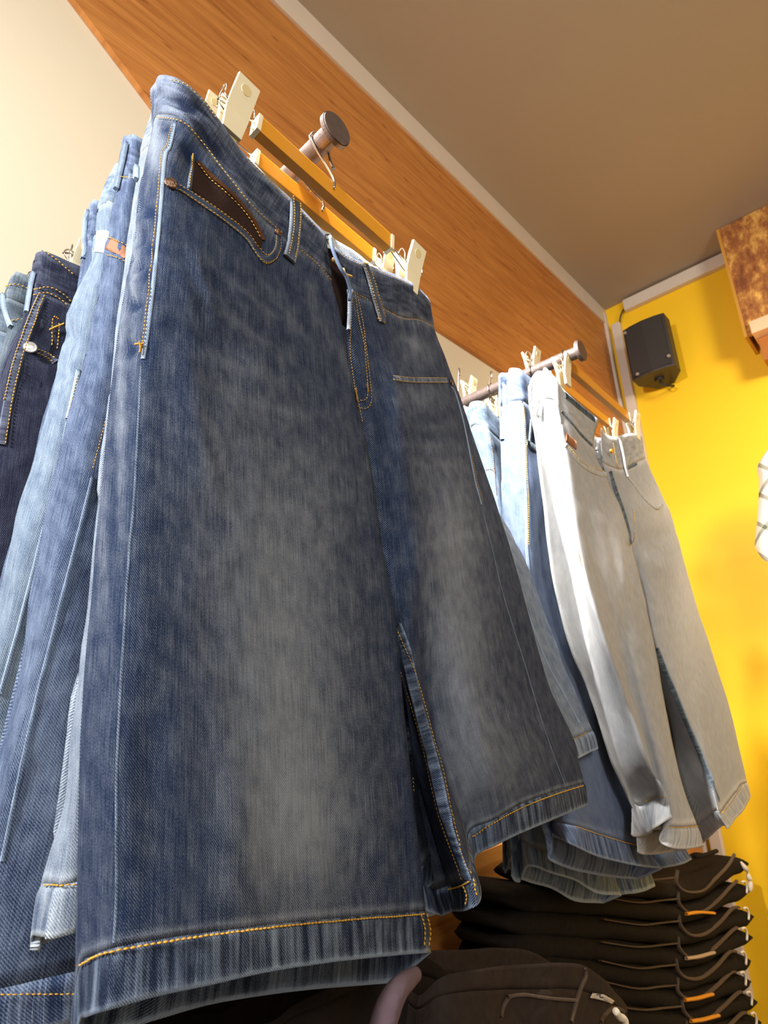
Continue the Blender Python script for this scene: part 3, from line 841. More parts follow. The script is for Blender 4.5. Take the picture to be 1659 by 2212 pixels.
H.ribbon('inseam', [(880,1560),(886,1650),(889,1720),(899,1815),(909,1925),(912,1970),(922,2040)], 0.0085, hero_m[2], 0.0004, 0.0010, edge=0.4, fade=0.0)
H.ribbon('fly_edge', [(760,628),(754,640),(753,692),(750,758),(757,800),(765,864)], 0.0042, ice_seam, 0.0022, 0.0016, edge=1.0, fade=0.2)
tube('fly_flap', [P(713,510,0.430), P(719,540,0.428), P(734,576,0.428), P(748,598,0.430), P(756,626,0.436), P(755,650,0.441)], 0.0022, ice_seam, hero, 8, 4)
# pocket
H.patch('pocket_bag', [(417,345),(455,385),(523,450),(560,505),(565,528)], [(412,414),(440,436),(479,468),(523,502),(560,548)], brown_cloth, 0.0012)
H.ribbon('pocket_binding', [(424,350),(455,380),(492,412),(530,453),(556,492),(568,520)], 0.0052, brown_edge, 0.0018, 0.0006)
H.ribbon('pocket_edge', [(376,402),(400,414),(430,435),(480,470),(530,510),(553,543),(570,562),(588,556),(599,535),(600,512)], 0.0075, hero_m[0], 0.0018, 0.0010, edge=1.1, fade=-0.1)
H.ribbon('pocket_edge', [(849,817),(880,821),(920,822),(966,822)], 0.0075, hero_m[2], 0.0010, 0.0009, edge=1.0, fade=0.15)
H.ribbon('watch_pocket_edge', [(416,338),(413,372),(408,410)], 0.0040, hero_seam, 0.0010, 0.0008, edge=0.3, fade=-0.1)
for (x, y, r) in ((369,398,0.0062),(599,503,0.0048),(973,826,0.0048)): H.rivet(x, y, r, copper)
# belt loops
for pl, wd in (([(633,424),(636,455),(634,500),(628,540),(622,562)], 0.0165), ([(783,566),(795,600),(808,645),(818,680),(823,697)], 0.0125)):
    H.ribbon('belt_loop', pl, wd, hero_m[0], 0.0036, 0.0012, edge=1.2, fade=0.02)
H.stitch([
 [(342,256),(392,265),(431,305),(479,368),(539,443),(578,479),(610,507)], [(648,543),(682,571),(715,609)],
 [(372,176),(400,186),(440,224),(466,258)], [(530,344),(594,408),(640,450),(680,493)],
 [(374,274),(362,318),(351,345),(340,480),(327,600),(313,720),(307,774)],
 [(385,412),(430,443),(480,477),(530,519),(550,549),(570,571),(592,563),(604,538),(604,515)],
 [(384,403),(430,429),(480,463),(530,502),(555,535),(572,553),(585,547),(594,530),(595,512)],
 [(426,356),(452,388),(490,422),(526,460),(550,496),(562,522)],
 [(416,334),(411,372),(406,412)],
 [(765,639),(773,692),(785,745),(789,798),(793,846),(789,864),(775,867)],
 [(771,642),(783,705),(791,772),(799,838),(800,870),(789,884),(768,878)],
 [(758,646),(757,700),(755,760),(762,810),(770,862),(780,916)],
 [(732,548),(773,571),(778,574)], [(808,584),(865,606),(880,614)],
 [(762,634),(780,642),(794,650)], [(826,668),(865,689),(905,693),(932,707)],
 [(849,813),(880,817),(920,818),(964,818)], [(849,821),(880,826),(920,827),(964,827)],
 [(1016,985),(1026,1034),(1041,1088)],
 [(857,1350),(880,1410),(905,1490),(931,1589),(952,1661),(967,1734),(985,1806),(1003,1860),(1016,1890)],
 [(866,1437),(895,1535),(920,1625),(934,1690),(949,1752),(967,1806),(989,1864),(1003,1905)],
 [(884,1607),(884,1698),(891,1806),(902,1960)], [(889,1680),(896,1770),(908,1880),(915,1962)]], thread, 0.0030, 0.0010, 0.00055, 0.0022)
H.stitch([[(178,2086),(200,2073),(245,2055),(345,2037),(452,2021),(565,2007),(680,1995),(795,1985),(915,1975)],
          [(1017,1808),(1060,1780),(1125,1745),(1195,1718),(1258,1698)], [(972,1921),(1003,1912),(1020,1899)],
          [(905,1975),(914,2005),(912,2045)], [(918,1975),(926,2010),(922,2045)], [(1004,1912),(1012,1935),(1008,1960)], [(1019,1898),(1030,1935)]],
         thread, 0.0034, 0.0006, 0.0009, 0.0018)
H.stitch([[(627,428),(630,460),(628,500),(622,535),(617,558)], [(641,430),(643,460),(641,500),(635,545),(630,565)],
 [(779,570),(791,603),(803,645),(813,680),(818,698)], [(788,568),(799,600),(813,645),(823,680),(828,695)]], thread, 0.0030, 0.0010, 0.00055, 0.0056)
H.stitch([[(306,742),(309,752),(305,770)], [(300,746),(316,748)], [(620,556),(636,566)], [(628,552),(633,568)], [(812,690),(828,700)], [(781,570),(792,573)], [(416,336),(413,352)], [(764,840),(767,868)], [(790,832),(793,850)]],
         thread, 0.0016, 0.0001, 0.0010, 0.0030, 'bar_tack')
# fly button and size label inside the back waistband
bq = P(722, 566, 0.447)
bt = disc('button', bq, (0.2, -1, -0.1), 0.0055, 0.004, plain('brass_button', rgb(190, 160, 90), 0.3, 0.9), hero, 18)
tube('button_thread', [P(742,580,0.436), P(747,592,0.434), P(760,597,0.436)], 0.0012, thread, hero, 6, 3)
ul = [P(690, 500, 0.470), P(740, 545, 0.470), P(775, 650, 0.470), P(765, 720, 0.470), P(730, 690, 0.470), P(700, 610, 0.470)]
n_u = len(ul)
mesh_obj('fly_underlap', ul + [p + V((0, 0.002, 0)) for p in ul], [tuple(range(n_u)), tuple(range(2*n_u-1, n_u-1, -1))] + [(k, k+n_u, (k+1) % n_u + n_u, (k+1) % n_u) for k in range(n_u)], brown_cloth, hero, smooth=False)
lbq = [P(689, 495, 0.459), P(713, 503, 0.459), P(737, 543, 0.459), P(703, 534, 0.459)]
vs = [*lbq, *[p + V((0, 0.0012, 0)) for p in lbq]]
lb = mesh_obj('size_label', vs, [(0,1,2,3),(7,6,5,4),(0,4,5,1),(1,5,6,2),(2,6,7,3),(3,7,4,0)], label_m, hero, smooth=False)
lb['label'] = 'pale grey size label'
tube('letter', [P(702,507,0.4582), P(709,527,0.4582)], 0.0006, ink, lb, 6, 2)
tube('letter', [P(702,507,0.4582), P(711,507,0.4582), P(715,514,0.4582), P(706,518,0.4582)], 0.0006, ink, lb, 6, 3)
rebase(hero, (armA.x, 0.46, armA.z - 0.07))

# ------------------------------------------------------------------ the other shorts on the near arm
def shorts(label, grp, mats, Y, T, levels, seed, right=None, amp=0.0026, **k):
    r = thing('denim_shorts', label, 'shorts', grp)
    G = Garment(r, mats, amp, seed)
    generic(G, Y, T, levels, seed=seed, right=right, **k)
    return G
def fin(G, x, Y, z): rebase(G.root, (x, Y, z))

# second
lv = [((326,236),(372,225),0,0),((304,332),(350,318),0,0),((296,400),(332,430),0,0),((268,600),(310,640),0,0),((240,850),(285,880),0,0),
      ((222,1048),(262,1080),0,0),((196,1315),(240,1340),0,0),((150,1580),(210,1600),0,0),((127,1760),(190,1775),0,0),((99,1908),(165,1905),0,0),((83,2018),(150,2016),0,0)]
rt = [(905,690),(915,740),(935,810),(985,930),(1040,1060),(1088,1135),(1140,1240),(1185,1370),(1226,1480),(1268,1580),(1278,1618)]
G2 = shorts('mid blue denim shorts second from the front, pale worn hems showing either side', gJ, worn_m, 0.508, 0.030, lv, 2, right=rt, nr=7)
G2.stitch([[(99,1914),(130,1912),(170,1912)], [(1234,1600),(1266,1582)]], thread, 0.0032, 0.0006, 0.0007, 0.002)
G2.ribbon('side_seam', [(1135,1312),(1160,1380),(1185,1440),(1215,1495),(1250,1560)], 0.004, hero_seam, 0.0006, 0.001, edge=1, fade=0.5)
G2.ribbon('belt_loop', [(312,246),(305,290),(300,335),(298,390)], 0.006, hero_seam, 0.003, 0.002, edge=1, fade=0.4)
# third
lv = [((280,303),(300,296),.44,.03),((262,392),(292,378),.45,.03),((245,465),(284,470),.47,.03),((222,560),(268,580),.50,.03),((190,726),(250,770),.53,.03),
      ((150,895),(222,930),.56,.03),((110,1100),(178,1130),.58,.03),((77,1256),(135,1290),.60,.03),((20,1540),(72,1545),.56,.04),((-70,1850),(5,1850),.54,.05),((-130,2150),(-55,2150),.52,.06),((-140,2260),(-60,2262),.51,.06)]
G3 = shorts('indigo denim shorts third from the front with a brown leather patch at the waist', gJ, mid_m, 0.556, 0.034, lv, 3, nr=6,
            right=[(860,640),(890,700),(915,760),(960,900),(985,1000),(1000,1100),(1010,1200),(1010,1300),(1000,1500),(985,1700),(968,1858),(964,1945)],
            fades=[(100,1600,60,300,.2)], creases=[(200,620,240,640,8,-.003),(190,690,235,700,9,.003),(225,500,260,520,8,-.003),(180,880,235,860,12,-.004),(190,760,235,780,9,-.003)])
G3.stitch([[(243,834),(228,905),(213,965),(199,1016)]], thread, 0.0026, 0.001, 0.0005, 0.0014)
G3.ribbon('side_seam', [(200,1030),(160,1190),(119,1351),(65,1570),(4,1860)], 0.0028, hero_seam, 0.0004, 0.0008, edge=.8, fade=.1)
G3.ribbon('belt_loop', [(277,312),(270,350),(262,385),(256,412)], 0.0065, hero_seam, 0.004, 0.002, edge=1, fade=.1)
G3.ribbon('leather_patch', [(236,528),(252,534),(276,552)], 0.014, leather, 0.0012, 0.0008)
G3.stitch([[(232,553),(250,556),(276,572)], [(262,384),(285,388),(300,398)], [(0,2148),(60,2147),(170,2145)], [(234,516),(250,520),(278,536)]], thread, 0.003, 0.001, 0.0006, 0.0022)
# fourth
lv = [((254,362),(272,356),.44,.03),((216,446),(246,440),.45,.03),((206,530),(240,545),.47,.03),((168,625),(215,650),.50,.03),((136,743),(188,780),.53,.03),
      ((104,862),(160,880),.56,.03),((56,1048),(120,1060),.58,.03),((2,1256),(62,1270),.60,.03),((-60,1500),(0,1505),.62,.02),((-150,1800),(-80,1800),.64,.02),((-230,2150),(-150,2150),.66,.02),((-240,2260),(-160,2262),.66,.02)]
G4 = shorts('bleached blue denim shorts fourth from the front with an open frayed waistband', gJ, sky_m, 0.606, 0.034, lv, 4, nr=6,
            creases=[(130,720,175,740,10,-.004),(150,680,200,690,9,.003),(120,800,165,815,9,-.003),(190,600,215,610,9,-.003)])
G4.ribbon('side_seam', [(170,800),(160,850),(147,905)], 0.005, hero_seam, 0.001, 0.001, edge=1, fade=.6)
G4.stitch([[(169,812),(158,858),(146,905)]], thread, 0.0026, 0.001, 0.0005, 0.002)
G4.ribbon('side_seam', [(146,910),(120,1040),(85,1180),(50,1320),(0,1500)], 0.0034, hero_seam, 0.0004, 0.0008, edge=.8, fade=.3)
G4.patch('white_patch', [(212,500),(225,498),(238,502)], [(204,545),(218,546),(232,550)], plain('white_frayed_cotton', rgb(225, 226, 224), 0.95, 0, 0.1, 300, 0.5), 0.0015)
# fifth
lv = [((196,441),(214,436),.44,.03),((187,520),(208,525),.45,.03),((180,580),(204,592),.46,.03),((158,660),(186,680),.50,.03),((128,790),(160,810),.53,.03),
      ((95,900),(135,920),.56,.03),((45,1080),(100,1090),.58,.03),((-5,1270),(50,1280),.60,.03),((-80,1520),(-10,1520),.62,.02),((-160,1800),(-90,1800),.64,.02),((-240,2150),(-160,2150),.66,.02),((-250,2240),(-170,2242),.66,.02)]
G5 = shorts('purplish blue denim shorts fifth from the front, only waist corner visible', gJ, mid_m, 0.656, 0.026, lv, 5, nr=5)
G5.ribbon('belt_loop', [(189,458),(186,500),(183,560)], 0.006, hero_seam, 0.003, 0.002, edge=1, fade=.3)
# sixth
lv = [((86,552),(100,543),.46,.03),((73,628),(88,632),.47,.03),((60,690),(76,690),.48,.03),((30,735),(52,740),.50,.03),((12,790),(32,800),.52,.03),
      ((-15,880),(12,890),.55,.03),((-60,1080),(-20,1090),.58,.03),((-110,1270),(-60,1280),.60,.03),((-180,1520),(-120,1520),.62,.02),((-250,1800),(-190,1800),.64,.02),((-330,2150),(-260,2150),.66,.02),((-340,2240),(-270,2242),.66,.02)]
G6 = shorts('dark navy denim shorts sixth from the front with a silver rivet and crisp waistband', gJ, dark_m, 0.736, 0.034, lv, 6, nr=6,
            creases=[(95,575,165,620,10,-.004),(88,600,150,640,8,.003),(60,800,110,860,18,-.006),(100,700,110,790,14,-.008)])
G6.ribbon('side_seam', [(90,640),(74,676),(55,730),(36,790),(18,870),(2,960)], 0.010, dark_m[2], 0.0008, 0.001, edge=.8, fade=.25)
G6.stitch([[(84,640),(66,680),(48,730),(28,790),(9,870)], [(96,640),(80,678),(62,732),(43,792),(26,872),(12,960)],
           [(78,628),(105,622),(135,636),(155,655)], [(76,640),(103,634),(130,648),(150,668)],
           [(78,756),(100,764),(122,778)], [(78,764),(98,774),(120,788)], [(96,545),(120,562),(150,588),(165,600)],
           [(114,690),(112,720),(110,755)], [(128,700),(126,725),(124,760)]], thread, 0.0034, 0.0012, 0.0008, 0.0024)
G6.ribbon('pocket_edge', [(74,758),(98,768),(121,783)], 0.010, dark_m[2], 0.001, 0.001, edge=1)
G6.stitch([[(106,716),(124,708),(140,700)], [(116,686),(130,694)]], thread, 0.002, 0.0001, 0.0014, 0.003, 'bar_tack')
G6.rivet(66, 752, 0.0078, silver)
G6.ribbon('belt_loop', [(77,592),(70,630),(63,676)], 0.007, hero_seam, 0.004, 0.002, edge=1, fade=.1)
# seventh
lv = [((30,600),(44,590),.46,.03),((12,645),(28,650),.47,.03),((22,700),(40,705),.48,.03),((6,760),(22,765),.50,.03),((-20,850),(-5,855),.52,.03),
      ((-50,950),(-20,955),.55,.03),((-90,1100),(-60,1110),.58,.03),((-140,1270),(-90,1280),.60,.03),((-210,1520),(-150,1520),.62,.02),((-280,1800),(-220,1800),.64,.02),((-360,2150),(-300,2150),.66,.02),((-370,2240),(-310,2242),.66,.02)]
G7 = shorts('grey teal denim shorts seventh from the front at the left edge of the photo', gJ, slate_m, 0.812, 0.026, lv, 7, nr=6)
G7.stitch([[(28,694),(45,690),(62,692)], [(12,622),(35,616),(62,626)]], thread, 0.0036, 0.0012, 0.0008, 0.002)
G7.ribbon('belt_loop', [(9,630),(12,665),(26,708)], 0.007, hero_seam, 0.003, 0.002, edge=1, fade=.3)
# eighth
lv = [((-6,655),(4,648),.46,.03),((-16,705),(-4,712),.47,.03),((-10,760),(4,765),.48,.03),((-30,850),(-10,850),.50,.03),((-60,950),(-40,955),.52,.03),
      ((-90,1060),(-60,1060),.55,.03),((-130,1180),(-90,1180),.58,.03),((-170,1300),(-120,1300),.60,.03),((-240,1520),(-190,1520),.62,.02),((-310,1800),(-260,1800),.64,.02),((-400,2150),(-340,2150),.66,.02),((-410,2240),(-350,2242),.66,.02)]
G8 = shorts('light blue denim shorts rearmost on the near arm, cut by the left photo edge', gJ, sky_m, 0.868, 0.024, lv, 8, nr=5)
for G, y in ((G2, .52), (G3, .57), (G4, .62), (G5, .67), (G6, .75), (G7, .825), (G8, .88)): fin(G, armA.x, y, armA.z - 0.07)

# ------------------------------------------------------------------ shorts on the far arm
pale = thing('denim_shorts', 'pale grey washed denim shorts, frontmost on the far arm beside the yellow wall', 'shorts', gK)
A_ = Garment(pale, pale_m, 0.0014, 11)
rL = [
 [(1172,802),(1180,794),(1196,812),(1212,838),(1238,862),(1264,884),(1290,907)],
 [(1172,868),(1183,862),(1200,868),(1215,890),(1235,915),(1257,942),(1282,968)],
 [(1178,950),(1192,950),(1216,955),(1234,975),(1260,1000),(1287,1022),(1314,1042)],
 [(1198,1075),(1212,1075),(1234,1080),(1262,1090),(1290,1102),(1318,1114),(1347,1124)],
 [(1236,1232),(1248,1232),(1262,1236),(1296,1246),(1328,1253),(1358,1258),(1386,1262)],
 [(1268,1389),(1287,1385),(1306,1382),(1335,1388),(1362,1391),(1388,1391),(1413,1384)],
 [(1308,1532),(1332,1527),(1356,1520),(1376,1531),(1398,1537),(1419,1539),(1440,1536)],
 [(1342,1655),(1372,1652),(1402,1650),(1412,1668),(1432,1676),(1451,1680),(1470,1678)],
 [(1385,1742),(1410,1722),(1438,1718),(1430,1783),(1452,1786),(1479,1787),(1506,1783)],
 [(1402,1802),(1412,1790),(1454,1768),(1424,1812),(1446,1830),(1479,1834),(1519,1827)]]
ws = [[-.05,-.03,0,.003,.004,.003,0]]*4 + [[-.05,-.026,.006,.004,.008,.006,0]] + [[-.05,-.02,.010,.0,.008,.008,0]] + \
     [[-.05,-.022,.008,-.002,.008,.008,0],[-.05,-.020,.010,-.006,.006,.006,0],[-.045,-.016,.012,-.012,.0,.004,0],[-.045,-.014,.014,-.014,.0,.004,0]]
A_.tube_half(rows_px(0.45, rL, ws), 0.505, 'L', 5, ('waistband', 'left_leg', 'hem'), 0.01, 0, [0]*7 + [.0, .010, .016], 8, 6,
    fades=[(1330,1200,40,160,.25),(1240,1300,60,300,.25)], creases=[(1180,900,1215,905,7,-.003),(1180,930,1215,925,6,.003),(1330,1080,1350,1300,12,.004),(1350,1300,1365,1600,10,-.003),(1240,1100,1320,1130,16,.002)])
rR = [
 [(1296,925),(1306,938),(1322,944),(1338,941),(1354,937),(1370,937),(1384,942)],
 [(1302,1000),(1316,1008),(1334,1014),(1350,1012),(1366,1004),(1380,997),(1393,990)],
 [(1318,1060),(1336,1070),(1355,1077),(1375,1074),(1395,1066),(1412,1060),(1425,1062)],
 [(1345,1140),(1362,1145),(1380,1148),(1402,1146),(1424,1140),(1443,1134),(1457,1140)],
 [(1380,1262),(1395,1265),(1412,1267),(1434,1265),(1455,1260),(1474,1254),(1489,1262)],
 [(1404,1392),(1418,1396),(1438,1398),(1462,1396),(1488,1390),(1512,1382),(1530,1392)],
 [(1440,1540),(1466,1530),(1484,1532),(1510,1527),(1535,1518),(1557,1508),(1572,1525)],
 [(1468,1672),(1514,1645),(1530,1652),(1548,1642),(1567,1632),(1587,1622),(1602,1645)],
 [(1502,1785),(1545,1752),(1556,1757),(1572,1737),(1588,1714),(1601,1696),(1612,1690)],
 [(1517,1824),(1560,1785),(1573,1790),(1590,1767),(1603,1752),(1612,1737),(1618,1718)]]
ws = [[0,.002,.003,.003,.0,-.006,-.03]]*2 + [[-.006,.0,.004,.005,.003,-.004,-.03]]*2 + [[-.012,0,.005,.006,.005,-.003,-.03]] + \
     [[-.02,0,.006,.008,.006,-.002,-.03],[-.05,.0,.010,.010,.008,0,-.03],[-.052,.004,.014,.010,.006,0,-.03],[-.052,.012,.02,.006,.002,-.004,-.03],[-.052,.014,.022,.006,.002,-.004,-.03]]
A_.tube_half(rows_px(0.45, rR, ws), 0.505, 'R', 5, ('waistband', 'right_leg', 'hem'), 0.016, 0, [0]*8 + [.004, .006], 8, 6,
    fades=[(1420,1090,40,50,.3),(1490,1300,40,200,.3)], creases=[(1385,1090,1440,1100,9,.003),(1390,1170,1460,1150,12,-.004),(1380,1200,1450,1240,12,.003),(1440,1230,1475,1330,12,-.003)])
A_.ribbon('inseam', [(1418,1400),(1436,1448),(1458,1500),(1484,1563),(1514,1632),(1536,1688),(1553,1728)], 0.012, slate_m[2], 0.0008, 0.0012, edge=.9)
A_.ribbon('pocket_edge', [(1222,962),(1238,985),(1262,1008),(1290,1022),(1310,1026)], 0.011, pale_m[2], 0.001, 0.0014, edge=1)
A_.ribbon('pocket_edge', [(1352,1026),(1372,1050),(1395,1082),(1418,1098),(1430,1090)], 0.010, pale_m[2], 0.001, 0.0014, edge=1)
A_.ribbon('belt_loop', [(1302,915),(1294,945),(1286,975),(1284,1000)], 0.010, pale_m[2], 0.004, 0.002, edge=1)
A_.ribbon('belt_loop', [(1336,948),(1344,985),(1348,1010),(1354,1030)], 0.010, pale_m[2], 0.004, 0.002, edge=1)
A_.ribbon('belt_loop', [(1166,806),(1166,840),(1168,872),(1162,900)], 0.008, pale_m[1], 0.004, 0.002, edge=1)
A_.ribbon('waist_facing', [(1220,853),(1240,870),(1264,890),(1284,906)], 0.016, slate_m[1], .001, .001, edge=.3, fade=-.1)
A_.ribbon('waist_seam', [(1212,888),(1234,914),(1256,940),(1278,962)], 0.006, slate_m[2], .001, .001, edge=.6)
A_.ribbon('waist_seam', [(1350,1014),(1368,1006),(1388,994)], 0.006, slate_m[2], .001, .001, edge=.6)
A_.ribbon('fly_edge', [(1318,1018),(1330,1060),(1348,1110),(1358,1150),(1362,1175)], 0.012, slate_m[2], 0.0012, 0.001, edge=.6)
A_.ribbon('leather_patch', [(1222,944),(1232,954),(1243,962)], 0.020, leather, 0.0016, 0.001)
A_.stitch([[(1366,1100),(1370,1140),(1368,1165),(1358,1178),(1350,1165)], [(1430,1785),(1463,1788),(1505,1785)], [(1395,1730),(1413,1721),(1436,1719)],
           [(1556,1757),(1572,1740),(1588,1717),(1604,1692)], [(1252,1195),(1256,1215),(1260,1225)], [(1322,958),(1330,1000),(1338,1012)],
           [(1226,966),(1260,1003),(1300,1020)]], thread, 0.004, 0.0012, 0.0009, 0.0024)
disc('button', P(1319, 975, 0.438), (0, -1, 0), 0.005, 0.004, plain('brass_button_far', rgb(200, 160, 70), 0.3, 0.9), pale, 16)
rebase(pale, (armB.x, 0.46, armB.z - 0.07))

def left_net(G, Y, T, rows, crotch, nm='left_leg', **k):
    ws = [[-T, -T*0.5, 0, .004, .008, .006, 0] for _ in rows]
    G.tube_half(rows_px(Y, rows, ws), Y + T + 0.004, 'L', crotch, ('waistband', nm, 'hem'), 0.01, 0, k.pop('hd', [0]*(len(rows)-2) + [.012, .022]), 7, 5, **k)
def right_net(G, Y, T, rows, wid, crotch, nm='right_leg'):
    """the hidden half: mirrored from the inner edge of the left one"""
    out = []
    for i, r in enumerate(rows):
        p = P(r[-1][0], r[-1][1], Y); q = P(r[2][0], r[2][1], Y)
        slope = (p.z - q.z) / max(0.02, p.x - q.x)
        g = 0.0 if i < crotch else 0.01
        row = []
        for f, w_ in ((0, .002), (.2, -.006), (.45, -.009), (.7, -.006), (.92, .002), (1, .5*T), (.985, .9*T)):
            x = p.x + g + wid[i] * f
            row.append(V((x, Y + w_, p.z + slope * 0.35 * (x - p.x))))
        out.append(row)
    G.tube_half(out, Y + T + 0.004, 'R', crotch, ('waistband', nm, 'hem'), 0.01, 0, None, 6, 4)

blue = thing('denim_shorts', 'blue washed denim shorts second on the far arm with a leather patch at the pocket', 'shorts', gK)
B_ = Garment(blue, wash_m, 0.0015, 12)
rB = [
 [(1098,805),(1103,796),(1122,797),(1140,812),(1165,835),(1195,865),(1225,895)],
 [(1090,880),(1102,868),(1127,866),(1145,878),(1168,898),(1200,925),(1232,950)],
 [(1086,960),(1106,955),(1132,958),(1150,970),(1178,990),(1212,1010),(1248,1030)],
 [(1089,1080),(1110,1080),(1136,1082),(1160,1092),(1195,1105),(1232,1115),(1270,1125)],
 [(1100,1250),(1120,1250),(1143,1250),(1175,1258),(1215,1265),(1260,1270),(1300,1275)],
 [(1118,1405),(1138,1405),(1160,1405),(1198,1410),(1240,1412),(1285,1412),(1328,1408)],
 [(1145,1580),(1160,1580),(1182,1578),(1222,1580),(1268,1578),(1315,1572),(1354,1562)],
 [(1175,1710),(1188,1712),(1210,1712),(1250,1715),(1300,1712),(1345,1705),(1382,1695)],
 [(1190,1775),(1205,1775),(1235,1782),(1275,1795),(1320,1810),(1362,1822),(1406,1833)],
 [(1194,1803),(1215,1812),(1240,1828),(1289,1850),(1335,1862),(1385,1872),(1427,1876)]]
left_net(B_, 0.535, 0.045, rB, 5, fades=[(1280,1400,50,300,.25),(1200,1150,40,120,.2)], hd=[0]*8 + [.020, .026],
         creases=[(1105,830,1150,850,8,-.003),(1108,905,1145,915,7,.003),(1095,980,1130,985,9,-.003),(1150,1000,1200,1100,20,.004),(1200,1200,1290,1230,16,.003),(1220,1500,1260,1780,24,.004),(1300,1500,1340,1780,18,-.004)])
right_net(B_, 0.535, 0.045, rB, [.15,.16,.18,.19,.19,.19,.19,.19,.19,.19], 5)
B_.ribbon('side_seam', [(1127,868),(1131,917),(1133,1001),(1137,1092),(1138,1185),(1144,1250),(1148,1300)], 0.006, hero_seam, .0008, .001, edge=1, fade=.3)
B_.stitch([[(1129,872),(1133,917),(1136,1001),(1140,1092),(1140,1182)], [(1240,1785),(1275,1797),(1320,1812),(1362,1824),(1403,1834)]], thread, .0034, .0012, .0008, .0024)
B_.ribbon('belt_loop', [(1083,828),(1092,850),(1092,890),(1086,950)], 0.009, ice_m[1], 0.004, 0.002, edge=1, fade=.5)
B_.ribbon('pocket_edge', [(1138,956),(1155,968),(1176,986)], 0.016, slate_m[2], .001, .0014, edge=1)
B_.ribbon('watch_pocket_edge', [(1148,908),(1146,935),(1144,955)], 0.010, slate_m[2], .001, .0014, edge=1)
B_.patch('leather_patch', [(1158,918),(1166,924),(1176,932)], [(1160,948),(1168,954),(1178,960)], leather, .0016)
rebase(blue, (armB.x, 0.55, armB.z - 0.07))

ice = thing('denim_shorts', 'worn ice blue denim shorts third on the far arm, wavy hem lowest under the rail', 'shorts', gK)
Cc = Garment(ice, sky_m, 0.0016, 13)
rC = [
 [(1014,882),(1020,869),(1040,868),(1056,882),(1080,905),(1110,930),(1140,955)],
 [(1018,926),(1028,918),(1050,925),(1064,938),(1088,958),(1118,980),(1148,1000)],
 [(1030,985),(1042,985),(1064,990),(1082,1000),(1105,1015),(1135,1030),(1165,1045)],
 [(1045,1090),(1058,1090),(1078,1090),(1100,1100),(1130,1110),(1160,1120),(1190,1130)],
 [(1062,1300),(1075,1300),(1095,1300),(1125,1305),(1160,1310),(1198,1312),(1232,1312)],
 [(1075,1450),(1088,1450),(1110,1452),(1145,1455),(1185,1458),(1225,1460),(1262,1458)],
 [(1092,1640),(1105,1640),(1128,1642),(1165,1648),(1208,1650),(1252,1650),(1290,1645)],
 [(1110,1760),(1122,1762),(1145,1768),(1185,1780),(1228,1788),(1275,1792),(1315,1790)],
 [(1122,1815),(1132,1820),(1150,1828),(1190,1842),(1235,1856),(1282,1866),(1325,1872)],
 [(1126,1903),(1134,1880),(1150,1872),(1195,1888),(1242,1902),(1290,1930),(1343,1934)]]
left_net(Cc, 0.655, 0.04, rC, 5, creases=[(1030,895,1060,915,8,-.004),(1040,950,1070,965,8,.003),(1150,1800,1160,1880,10,.006),(1220,1810,1230,1890,12,-.008),(1280,1820,1290,1900,10,.006)])
right_net(Cc, 0.655, 0.04, rC, [.15,.16,.18,.19,.19,.19,.19,.19,.19,.19], 5)
Cc.stitch([[(1058,945),(1066,1000),(1072,1070)], [(1046,1016),(1060,1012),(1070,1020)], [(1130,1818),(1190,1845),(1280,1868),(1320,1874)]], thread_tan, .0034, .0012, .0008, .002)
rebase(ice, (armB.x, 0.67, armB.z - 0.07))
rD = [[(x - 24 - 8*(i > 2), y + 20) for (x, y) in r] for i, r in enumerate(rC[:8])] + [[(x - 30, y - 20) for (x, y) in r] for r in rC[8:]]
slate = thing('denim_shorts', 'slate denim shorts rearmost on the far arm, nearly hidden behind the ice blue pair', 'shorts', gK)
Dd = Garment(slate, slate_m, 0.0016, 14)
left_net(Dd, 0.705, 0.028, rD, 5)
right_net(Dd, 0.705, 0.028, rD, [.15,.16,.18,.19,.19,.19,.19,.19,.19,.19], 5)
rebase(slate, (armB.x, 0.72, armB.z - 0.07))

# ------------------------------------------------------------------ pile of folded black jeans
black_d = [plain('black_denim', rgb(30, 26, 24), 0.95, 0, 0.45, 60, 0.5, 0.1)]
seam_br = plain('brown_worn_seam', rgb(88, 74, 62), 0.95, 0, 0.3, 200, 0.5, 0.1)
orange_pin = plain('orange_tag', rgb(214, 138, 40), 0.5)
grey_pin = plain('grey_tag', rgb(176, 150, 130), 0.5)
gP = 'folded black jeans in the tall pile'
YP = 0.775
where = ['topmost', 'second from the top', 'third from the top', 'fourth from the top', 'fifth from the top', 'sixth from the top', 'seventh from the top', 'eighth from the top']
ROW = [(1088,1893,1900,1868),(1010,1938,1946,1925),(1001,1990,1994,1982),(1008,2036,2042,2026),(1012,2084,2088,2078),(1010,2128,2132,2122),(1012,2172,2178,2165),(1016,2216,2222,2210)]
RX = [1606, 1612, 1616, 1612, 1610, 1609, 1622, 1632]
